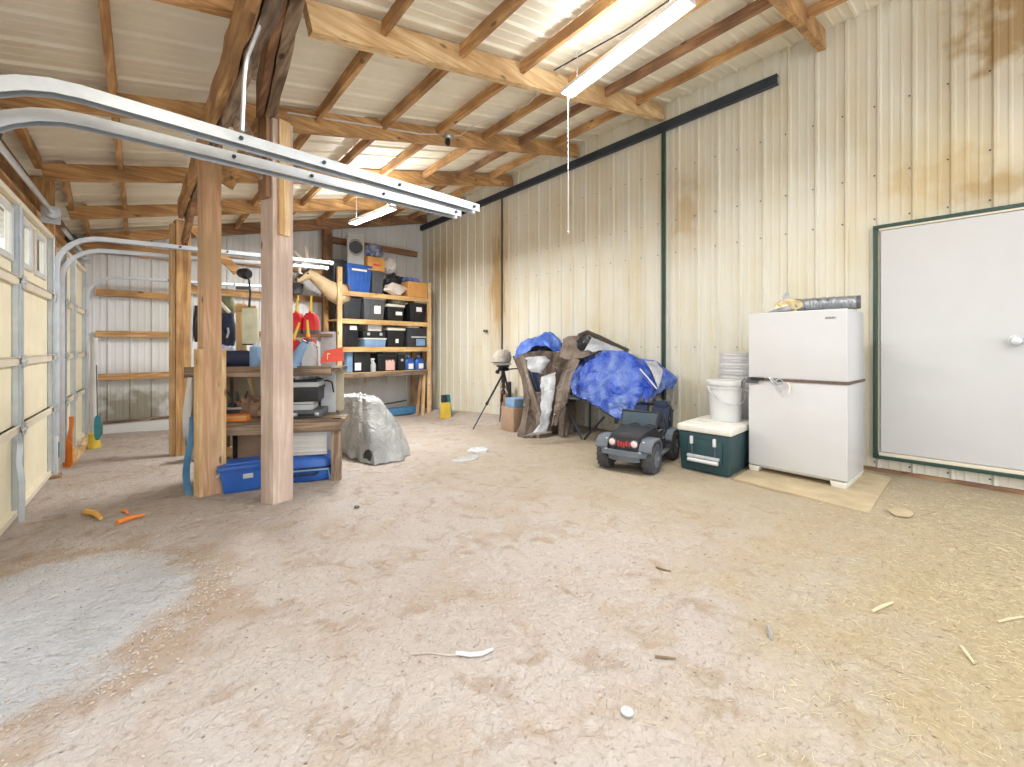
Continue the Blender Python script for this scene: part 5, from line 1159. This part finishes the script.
for s_ in (-1, 1):
    for xc in (.36, -.36):
        mb = MB(); pr_ = []
        r = .195; pts = [(-r-.01, .22), (-r+.04, .31), (-.10, .365), (.09, .365), (r-.03, .32), (r-.01, .27)]
        mb.loft([[(xc+x, s_*.17, z), (xc+x, s_*.30, z), (xc+x*.95, s_*.30, z-.02), (xc+x*.95, s_*.17, z-.02)] for x, z in pts]); jp('fender', mb, 'jgrey')
        w = jp('wheel', MB().lathe([(.09, -.055), (.14, -.06), (.16, -.045), (.165, -.02), (.165, .02), (.16, .045), (.14, .06), (.09, .055)], (xc, s_*.245, .165), 26, (0, 1, 0)), 'tyre')
        part('hub', MB().lathe([(.09, 0), (.085, .012), (.03, .02), (.025, .03)], (xc, s_*.29, .165), 18, (0, s_, 0)), 'jgrey', w)
        mb = MB()
        for k in range(18):
            a = 2*math.pi*k/18; cx_, cz_ = xc+.163*math.cos(a), .165+.163*math.sin(a)
            for q_ in (-1, 1): mb.bar((cx_, s_*.245+q_*.012, cz_), (cx_+.01*math.cos(a+1.3), s_*.245+q_*.052, cz_+.01*math.sin(a+1.3)), .018, .012, b=0)
        part('tread', mb, 'tyre', w)
    jp('side_step', MB().box(-.17, .16, s_*.255-.03, s_*.255+.03, .155, .18, .008), 'jgrey')
    d_ = jp('side_door', MB().box(-.12, .05, s_*.228-.006, s_*.228+.006, .16, .37, .012), 'jbody'); part('door_handle', MB().box(-.10, -.03, s_*.24-.006, s_*.24+.006, .30, .32, .004), 'jgrey', d_); part('red_badge', MB().box(-.02, .02, s_*.236-.002, s_*.236+.002, .22, .26, .001), 'redl', d_)
    jp('door_rail', MB().tube([(.05, s_*.225, .40), (-.12, s_*.225, .41), (-.14, s_*.225, .36)], .012, 8), 'jgrey'); jp('side_mirror', MB().box(.05, .08, s_*.26-.022, s_*.26+.022, .43, .50, .01), 'black')
ws = jp('windshield', MB()._hexa([(.075, -.205, .43), (.09, -.205, .43), (.09, .205, .43), (.075, .205, .43), (.0, -.195, .585), (.015, -.195, .585), (.015, .195, .585), (.0, .195, .585)], .004), mat('dark smoked windshield', '46545f', .25, 0, .15, 6))
part('windshield_frame', MB().tube([(.085, -.205, .43), (.01, -.20, .59), (.01, .20, .59), (.085, .205, .43)], .014, 8), 'jbody', ws)
for s_ in (-.09, .08): part('wiper', MB().tube([(.095, s_, .445), (.09, s_+.06, .47), (.085, s_+.12, .455)], .006, 6), 'black', ws)
st = jp('seat', MB().box(-.36, -.12, .02, .225, .30, .38, .03), 'dblue')
bk = MB(); bk.loft([[(x-.025, y, z) for y in (.02, .225)]+[(x+.035, y, z) for y in (.225, .02)] for x, z in ((-.30, .36), (-.34, .50), (-.38, .60))]); part('backrest', bk, 'dblue', st)
part('headrest', MB().box(-.41, -.34, .05, .20, .58, .68, .025), 'dblue', st)
mb = MB()
for k in range(6): mb.tube([(-.262, .04+k*.033, .40), (-.30, .04+k*.033+.015*(-1)**k, .56)], .006, 5)
part('quilting', mb, 'blackg', st)
st2 = jp('seat', MB().box(-.36, -.12, -.20, -.04, .30, .38, .03), 'dblue'); bk = MB(); bk.loft([[(x-.025, y, z) for y in (-.19, -.03)]+[(x+.035, y, z) for y in (-.03, -.19)] for x, z in ((-.30, .36), (-.34, .50), (-.38, .60))]); part('backrest', bk, 'dblue', st2)
sw = jp('steering_wheel', MB().tube([(-.02+.02*math.sin(k*math.pi/8), .09+.07*math.cos(k*math.pi/8), .49+.06*math.sin(k*math.pi/8)) for k in range(17)], .01, 6), 'black'); part('column', MB().tube([(.05, .09, .46), (-.02, .09, .49)], .012, 6), 'black', sw)
rb = jp('roll_bar', MB().tube([(-.44, -.22, .38), (-.46, -.22, .57), (-.46, -.19, .62), (-.46, .19, .62), (-.46, .22, .57), (-.44, .22, .38)], .018, 8), 'black')
part('rear_bar', MB().tube([(-.46, .22, .56), (-.54, .22, .56), (-.56, .18, .50), (-.55, .2, .42)], .014, 8), 'jgrey', rb); part('rear_bar', MB().tube([(-.46, -.22, .56), (-.54, -.22, .56), (-.56, -.18, .50), (-.55, -.2, .42)], .014, 8), 'jgrey', rb)
for k in range(4): lp = part('spot_lamp', MB().box(-.49, -.43, -.17+k*.105, -.11+k*.105, .635, .685, .01), 'dgrey', rb)
jp('spare_wheel', MB().lathe([(.08, -.04), (.13, -.045), (.15, -.03), (.15, .03), (.13, .045), (.08, .04)], (-.60, 0, .36), 22, (1, 0, 0)), 'tyre')

# =================== cooler and buckets ===================
cz = gz(4.8, 1.75)
K = thing('cooler', 'big dark green cooler with a white lid on the dirt beside the fridge', 'cooler', (4.43, 2.02, cz), math.radians(-90))
W, D, H = .53, .78, .43       # local x along its front, y away from the viewer
part('cooler_body', MB()._hexa([(.02, .02, 0), (W-.02, .02, 0), (W-.02, D-.02, 0), (.02, D-.02, 0), (0, 0, H-.02), (W, 0, H-.02), (W, D, H-.02), (0, D, H-.02)], .022, 3), 'green', K)
part('lid', MB().box(-.01, W+.01, -.01, D+.01, H-.02, H+.055, .02, 3), 'offw', K)
for x, y in ((.14, .30), (.36, .42), (.16, .55)): part('cup_recess', MB().box(x-.05, x+.05, y-.018, y+.018, H+.0545, H+.057, .001), 'lgrey', K)
part('front_recess', MB().box(.10, .45, -.004, .008, .10, .34, .01), 'green', K)
h_ = part('handle', MB().tube([(.12, -.035, .13), (.42, -.035, .13)], .020, 10), 'wplas', K)
for x in (.15, .38): part('handle_clip', MB().box(x-.014, x+.014, -.03, .0, H-.14, H-.06, .005), 'wplas', h_); part('handle_cord', MB().tube([(x, -.014, H-.1), (x+.01, -.025, .17)], .007, 6), 'dgrey', h_)
part('lower_grip', MB().box(.11, .43, -.045, -.01, .155, .185, .008), 'lgrey', h_)
def bucket(x, y, z, label, lid=False, rz=0, group=None, h=.43, r=.18):
    t = thing('bucket', label, 'bucket', (x, y, z), rz, group)
    rb_ = r*.86
    part('bucket_body', MB().lathe([(rb_*.97, 0), (rb_, .01), (r*.965, h-.075), (r*1.03, h-.073), (r*1.03, h-.06), (r*.98, h-.058), (r*.985, h-.032), (r*1.04, h-.03), (r*1.04, h-.015), (r*.99, h-.013), (r, h-.001), (r*1.03, h), (r*1.03, h-.008), (r*.96, h-.01), (rb_*.95, .02), (.001, .018)], (0, 0, 0), 32), 'wplas', t)
    if lid: part('lid', MB().lathe([(r*1.08, h-.035), (r*1.09, h-.03), (r*1.09, h+.008), (r*1.04, h+.014), (r*.98, h+.006), (.001, h+.006)], (0, 0, 0), 32), 'wplas', t)
    return t
def bail(t, h, r, sag):
    part('bail_handle', MB().tube([(-r*1.06*math.cos(a), -r*1.12*math.sin(a), h-.07-sag*math.sin(a)) for a in [math.pi*k/12 for k in range(13)]], .005, 6), 'galv', t)
    for s_ in (-1, 1): part('bail_ear', MB().lathe([(.022, 0), (.022, .012)], (s_*r*1.02, 0, h-.07), 12, (s_, 0, 0)), 'wplas', t)
tb_ = bucket(4.98, 1.73, cz+H+.0555, 'lidded white bucket standing on the cooler lid', True, -.8); bail(tb_, .43, .18, .17)
sx, sy = 5.46, 1.76; s0 = gz(sx, sy)
bucket(sx, sy, s0, 'white bucket on the dirt behind the cooler, carrying the bucket stack')
bz = s0+.431
nb = 6; first = bucket(sx, sy, bz, r=.192, label= 'white bucket at the bottom of the nested stack behind the cooler', group='nested white buckets')
names = ['second', 'third', 'fourth', 'fifth', 'topmost']
for k in range(5):
    b_ = copy_tree(first); b_.location = (sx+.004*(k % 2), sy, bz+.074*(k+1)); b_['label'] = 'white bucket %s in the nested stack beside the fridge' % (names[k] if k == 4 else names[k]+' from the bottom')

# =================== fridge ===================
A_ = Vector((4.84, 1.455, 0)); B_ = Vector((4.785, .631, 0)); fx = (B_-A_).normalized(); FW = (B_-A_).length; FD = .66
ps = gz(4.9, 1.0)+.02
# plywood under it
cor = [gp(735, 482), gp(869, 514), gp(891, 479), gp(862, 470)]
cor = [Vector((4.42, 1.46, 0)), Vector((cor[1].x, cor[1].y, 0)), Vector((cor[2].x, cor[2].y, 0)), Vector((5.75, 1.45, 0))]
mb = MB(); mb._hexa([(p.x, p.y, ps-.022) for p in cor]+[(p.x, p.y, ps) for p in cor], .002, 1)
solo('plywood_sheet', mb, 'plysheet', 'dusty plywood sheet on the dirt under the fridge', 'plywood')
Fg = thing('fridge', 'white top-freezer fridge strapped shut, standing on plywood beside the white door', 'fridge', (A_.x, A_.y, ps), math.atan2(fx.y, fx.x))
z_ = lambda z: z+CZ-ps
part('cabinet', MB().box(.004, FW-.004, .065, FD, .06, z_(.345), .008), 'offw' if False else 'white', Fg)
part('freezer_door', MB().box(0, FW, 0, .06, z_(-.318), z_(.348), .010, 3), 'white', Fg)
part('fridge_door', MB().box(0, FW, 0, .06, z_(-1.215), z_(-.338), .010, 3), 'white', Fg)
part('door_gasket', MB().box(.012, FW-.012, .055, .07, z_(-1.20), z_(.335)), 'dgrey', Fg)
kp = part('kick_base', MB().box(.05, FW-.05, .05, FD-.02, .035, z_(-1.22), .004), 'offw', Fg)
for x0, x1 in ((.0, .10), (FW-.13, FW)): part('foot', MB()._hexa([(x0+.01, .0, 0), (x1-.01, .0, 0), (x1-.01, FD-.04, 0), (x0+.01, FD-.04, 0), (x0, .0, z_(-1.225)), (x1, .0, z_(-1.225)), (x1, FD, z_(-1.225)), (x0, FD, z_(-1.225))], .004), 'offw', Fg)
mb = MB()
for k in range(6): mb.box(FW*.80+.003+k*.0125, FW*.80+.003+k*.0125+.009, -.003, 0, z_(.262), z_(.262)+.014-.003*(k % 2))
lg = part('badge', MB().box(FW*.80-.004, FW*.80+.085, -.0015, .002, z_(.255), z_(.282), .001), 'lgrey', Fg, label='small grey badge'); part('badge_lettering', mb, 'dgrey', lg)
t = thing('ratchet_strap', 'brown webbing strap tied round the fridge between its two doors', 'strap', (A_.x, A_.y, ps+z_(-.328)), math.atan2(fx.y, fx.x))
loop = [(-.006, -.006), (FW+.006, -.006), (FW+.006, FD+.006), (-.006, FD+.006)]
mb = MB()
for i in range(4):
    a, b = loop[i], loop[(i+1) % 4]; mb.bar((a[0], a[1], 0), (b[0], b[1], 0), .005, .026, b=0)
part('webbing', mb, 'rope', t)
part('cam_buckle', MB().box(.03, .15, -.03, -.008, -.014, .018, .006), 'black', t); part('strap_tail', MB().box(-.02, .10, -.016, -.009, -.045, -.012, .003).tube([(-.02, -.02, 0), (-.05, -.03, -.03), (-.055, -.03, -.10)], .010, 6), 'dgrey', t)
part('knot', MB().tube([(.20, -.01, .02), (.24, -.03, -.03), (.29, -.02, .015), (.34, -.03, -.02), (.28, -.04, -.035), (.22, -.02, .01)], .009, 6), 'galv', t)
part('loose_end', MB().tube([(.26, -.02, -.03), (.27, -.03, -.09), (.31, -.03, -.11), (.30, -.03, -.12)], .007, 6), 'lgrey', t); part('loose_end', MB().tube([(.36, -.01, -.02), (.385, -.03, -.05), (.38, -.03, -.12)], .008, 6), 'cstile', t)
# duct on top
zt_ = ps+z_(.348)
d0 = Vector((5.02, 1.08, zt_+.070)); d1 = Vector((5.06, .60, zt_+.072))
t = thing('flexible_duct', 'crinkled silver duct lying on top of the fridge with a torn foil end', 'duct', (5.0, .85, zt_))
pts, rr = [], []
for k in range(40):
    f = k/39; pts.append(d0.lerp(d1, f)+Vector((0, 0, .004*math.sin(k*1.1)))); rr.append(.060+.004*(k % 2)+.006*noise.noise(Vector((k*.3, 0, 0))))
part('duct_tube', MB().tube(pts, rr, 18, up=(0, 0, 1)), 'duct', t, True, smooth=20)
part('dark_mouth', MB().lathe([(.052, 0), (.062, .0), (.062, .03), (.052, .03), (.045, .01)], d1, 18, tuple((d1-d0).normalized())), 'dgrey', t, True)
part('foil_tear', MB().loft([[Vector((4.96, 1.12+.10*math.cos(a)*k, zt_+.075+.075*math.sin(a)*k))+Vector((.04*noise.noise(Vector((a, k*3, 0))), dy, 0)) for a in [2*math.pi*i/14 for i in range(14)]] for k, dy in ((.6, -.06), (.9, .0), (.75, .05), (.3, .09))]), mat('yellowed foil', 'cdbb93', .4, .4, .3, 12, .8, 20), t, True)
part('foil_flap', MB().loft([[(4.98, 1.16, zt_+.10), (5.0, 1.06, zt_+.12), (5.02, 1.06, zt_+.12), (5.0, 1.16, zt_+.10)], [(4.98, 1.19, zt_+.17), (5.0, 1.13, zt_+.16), (5.01, 1.13, zt_+.16), (5.0, 1.19, zt_+.17)], [(4.98, 1.15, zt_+.205), (5.0, 1.13, zt_+.20), (5.01, 1.13, zt_+.20), (5.0, 1.15, zt_+.205)]]), 'duct', t, True)
part('foil_tongue', MB().loft([[(4.93, 1.30, zt_+.003), (4.99, 1.28, zt_+.003), (4.99, 1.28, zt_+.012), (4.93, 1.30, zt_+.012)], [(4.92, 1.20, zt_+.01), (5.0, 1.18, zt_+.01), (5.0, 1.18, zt_+.05), (4.92, 1.20, zt_+.05)], [(4.94, 1.10, zt_+.02), (5.0, 1.1, zt_+.02), (5.0, 1.1, zt_+.07), (4.94, 1.10, zt_+.07)]]), 'duct', t, True)

# wall latch
p = onX(487, 331, XR)
solo('wall_hook', MB().lathe([(.03, 0), (.03, .02), (.012, .03), (.012, .06), (.03, .07), (.02, .09)], (XR, p.y, p.z), 12, (-1, 0, 0)), 'dgrey', 'small dark hook bolt high on the panelled wall left of the tarps', 'hook')

# =================== loose things on the dirt ===================
def stick(pts, r, m, name, label, cat, group=None):
    P = []
    for x, y, *z in pts: v = gp(x, y); v.z += (z[0] if z else 0)+r; P.append(v)
    return solo(name, MB().tube(P, [r*.8]+[r]*(len(P)-2)+[r*.6], 6), m, label, cat, group)
stick([(412, 655), (430, 654), (447, 656), (462, 656)], .004, 'peb', 'twig', 'thin pale twig on the open dirt, joined to the white bone-like stick', 'twig')
stick([(456, 655), (470, 657), (482, 656), (493, 651)], .009, 'wplas', 'bone_stick', 'curved white bone-like stick on the open dirt in front of the posts', 'stick')
stick([(768, 627), (770, 634), (771, 641)], .009, 'galv', 'tent_peg', 'short grey metal peg on the dirt in front of the fridge', 'peg')
stick([(872, 613), (882, 608), (893, 604)], .008, 'straw', 'wood_splinter', 'pale splinter on the dirt in front of the plywood sheet', 'splinter')
stick([(961, 648), (967, 656), (974, 665)], .008, 'straw', 'wood_splinter', 'pale splinter among the straw at the lower right', 'splinter')
stick([(998, 623), (1010, 620), (1023, 618)], .006, 'straw', 'wood_splinter', 'long pale splinter among the straw at the right edge', 'splinter')
stick([(655, 658), (665, 659), (676, 660)], .006, 'chips', 'twig', 'dark twig on the open dirt, larger of the two in the middle', 'twig')
stick([(656, 568), (664, 571), (671, 572)], .006, 'chips', 'twig', 'short dark twig on the dirt in front of the toy car', 'twig')
w_ = gp(627, 714)
solo('washer', MB().lathe([(.008, 0), (.022, 0), (.022, .005), (.008, .005)], (w_.x, w_.y, w_.z+.006), 18), 'galv', 'round steel washer on the dirt near the bottom of the picture', 'washer')
def flake(px, py, r, m, name, label, cat, th=.006, seed=0, fx=1.6):
    c = gp(px, py); n = 11; top = [(c.x+r*fx*math.cos(a)*(1+.35*noise.noise(Vector((a*1.5, seed, 0)))), c.y+r*math.sin(a)*(1+.35*noise.noise(Vector((a*1.5, seed, 5)))), c.z+.006) for a in [2*math.pi*k/n for k in range(n)]]
    return solo(name, MB().loft([top, [(x, y, z+th) for x, y, z in top]]), m, label, cat)
flake(901, 513.5, .07, 'plysheet', 'paper_scrap', 'pale torn scrap on the dirt just past the plywood sheet', 'scrap', seed=3)
flake(478, 452, .12, tarp('clear film', 'c9cfd6', 'eef0f2', 9., .6, .2), 'plastic_film', 'crumpled clear plastic film on the dirt in front of the tarps', 'film', .03, 5, 1.2)
flake(465, 460, .10, tarp('clear film two', 'b4b6b6', 'd0d0ce', 9., .6, .2), 'plastic_film', 'flat pale plastic film on the dirt, nearer the posts than the crumpled one', 'film', .012, 9, 2)
flake(357, 508, .02, 'dgrey', 'stone_chip', 'small dark stone on the dirt in front of the big post', 'stone', .012, 2, 1)
mb = MB(); rs_ = random.Random(5)
def scatter(n, region, size, m, name, label, cat, seed, flatk=.35):
    rs = random.Random(seed); mb = MB()
    for _ in range(n):
        x, y = region(rs); z = gz(x, y); a = rs.random()*math.pi; l = size(rs)
        L_, w, h = l
        d = Vector((math.cos(a), math.sin(a), 0)); e = Vector((-d.y, d.x, 0)); c = Vector((x, y, z+h*.4))
        tl = Vector((0, 0, L_*.10*(rs.random()-.3)))
        vs = [mb.bm.verts.new(p) for p in (c-d*L_/2-e*w/2, c-d*L_/2+e*w/2, c+d*L_/2+e*w/2*.6+tl, c+d*L_/2-e*w/2*.6+tl, c-d*L_*.3+Vector((0, 0, h)), c+d*L_*.35+Vector((0, 0, h))+tl)]
        for q_ in ((0, 1, 4), (2, 3, 5), (1, 2, 5, 4), (3, 0, 4, 5), (0, 3, 2, 1)): mb.bm.faces.new([vs[i] for i in q_])
    return solo(name, mb, m, label, cat, kind='stuff', smooth=0)
def reg_straw(r):
    while True:
        x, y = r.uniform(1.4, 5.7), r.uniform(-1.6, 1.2); k = math.exp(-((x-3.4)/1.9)**2-((y+.7)/.85)**2)
        if r.random() < k: return x, y
scatter(9500, reg_straw, lambda r: (r.uniform(.008, .05), r.uniform(.001, .003), r.uniform(.001, .002)), 'straw', 'straw_litter', 'loose straw and shavings scattered over the dirt by the side wall', 'straw', 11)
scatter(500, reg_straw, lambda r: (r.uniform(.01, .04), r.uniform(.001, .003), .002), 'chips', 'bark_litter', 'dark bark slivers scattered among the straw', 'bark', 12)
def reg_all(r):
    while True:
        x, y = r.uniform(-.4, 5.5), r.uniform(.2, 6.5)
        if r.random() < 1.6/(1+x*x*.2+y*y*.15): return x, y
scatter(260, reg_all, lambda r: (r.uniform(.005, .02), r.uniform(.002, .004), r.uniform(.001, .004)), 'chips', 'dark_chips', 'tiny dark chips scattered over the whole dirt floor', 'chips', 13)
def reg_rim(r):
    while True:
        a = r.uniform(-1.9, .9); q_ = r.gauss(.98, .12); x, y = -.38+q_*math.cos(a)*.80, 2.95+q_*math.sin(a)*.80
        if x > -.8: return x, y
scatter(800, reg_rim, lambda r: (r.uniform(.004, .016), r.uniform(.004, .011), r.uniform(.003, .007)), 'peb', 'pebbles', 'pale pebbles washed along the rim of the grey gravel patch', 'pebbles', 14)
def reg_near(r):
    while True:
        x, y = r.uniform(-.3, 2.6), r.uniform(.0, 2.6)
        if .9 < x+y: return x, y
scatter(1100, reg_near, lambda r: (r.uniform(.004, .016), r.uniform(.002, .008), r.uniform(.002, .004)), 'peb', 'pale_chips', 'pale chips and crumbs pressed into the dirt in the foreground', 'chips', 15)

# =================== camera, light, scale ===================
cam = bpy.data.cameras.new('camera'); co = bpy.data.objects.new('camera', cam); C.objects.link(co)
co.location = (0, 0, CZ); co.rotation_euler = (math.radians(90), 0, math.radians(-44))
cam.sensor_width = 36; cam.lens = 36*FPX/1024; cam.shift_y = -(383.5-HY)/1024; cam.clip_start = .02
bpy.context.scene.camera = co
w = bpy.data.worlds.new('overcast sky'); bpy.context.scene.world = w; w.use_nodes = True; nt = w.node_tree
bg = nt.nodes['Background']; tc = N(nt, 'ShaderNodeTexCoord'); sp = N(nt, 'ShaderNodeSeparateXYZ'); nt.links.new(tc.outputs['Generated'], sp.inputs[0])
o = ramp(nt, sp.outputs['Z'], [(0., (1., .995, .985, 1)), (.6, (.88, .93, 1., 1))]); nt.links.new(o, bg.inputs[0]); bg.inputs[1].default_value = 1.25
for o in list(bpy.data.objects):
    if o.parent is None:
        o.location = Vector(o.location)*S
        if o.type != 'CAMERA': o.scale = Vector(o.scale)*S
sc = bpy.context.scene
sc.view_settings.view_transform = 'Standard'; sc.view_settings.look = 'None'; sc.view_settings.gamma = 1; sc.view_settings.exposure = .68
sc.view_settings.use_curve_mapping = False
sc.cycles.use_denoising = True; sc.cycles.max_bounces = 8; sc.cycles.diffuse_bounces = 5; sc.cycles.transparent_max_bounces = 8
sc.cycles.sample_clamp_indirect = 6
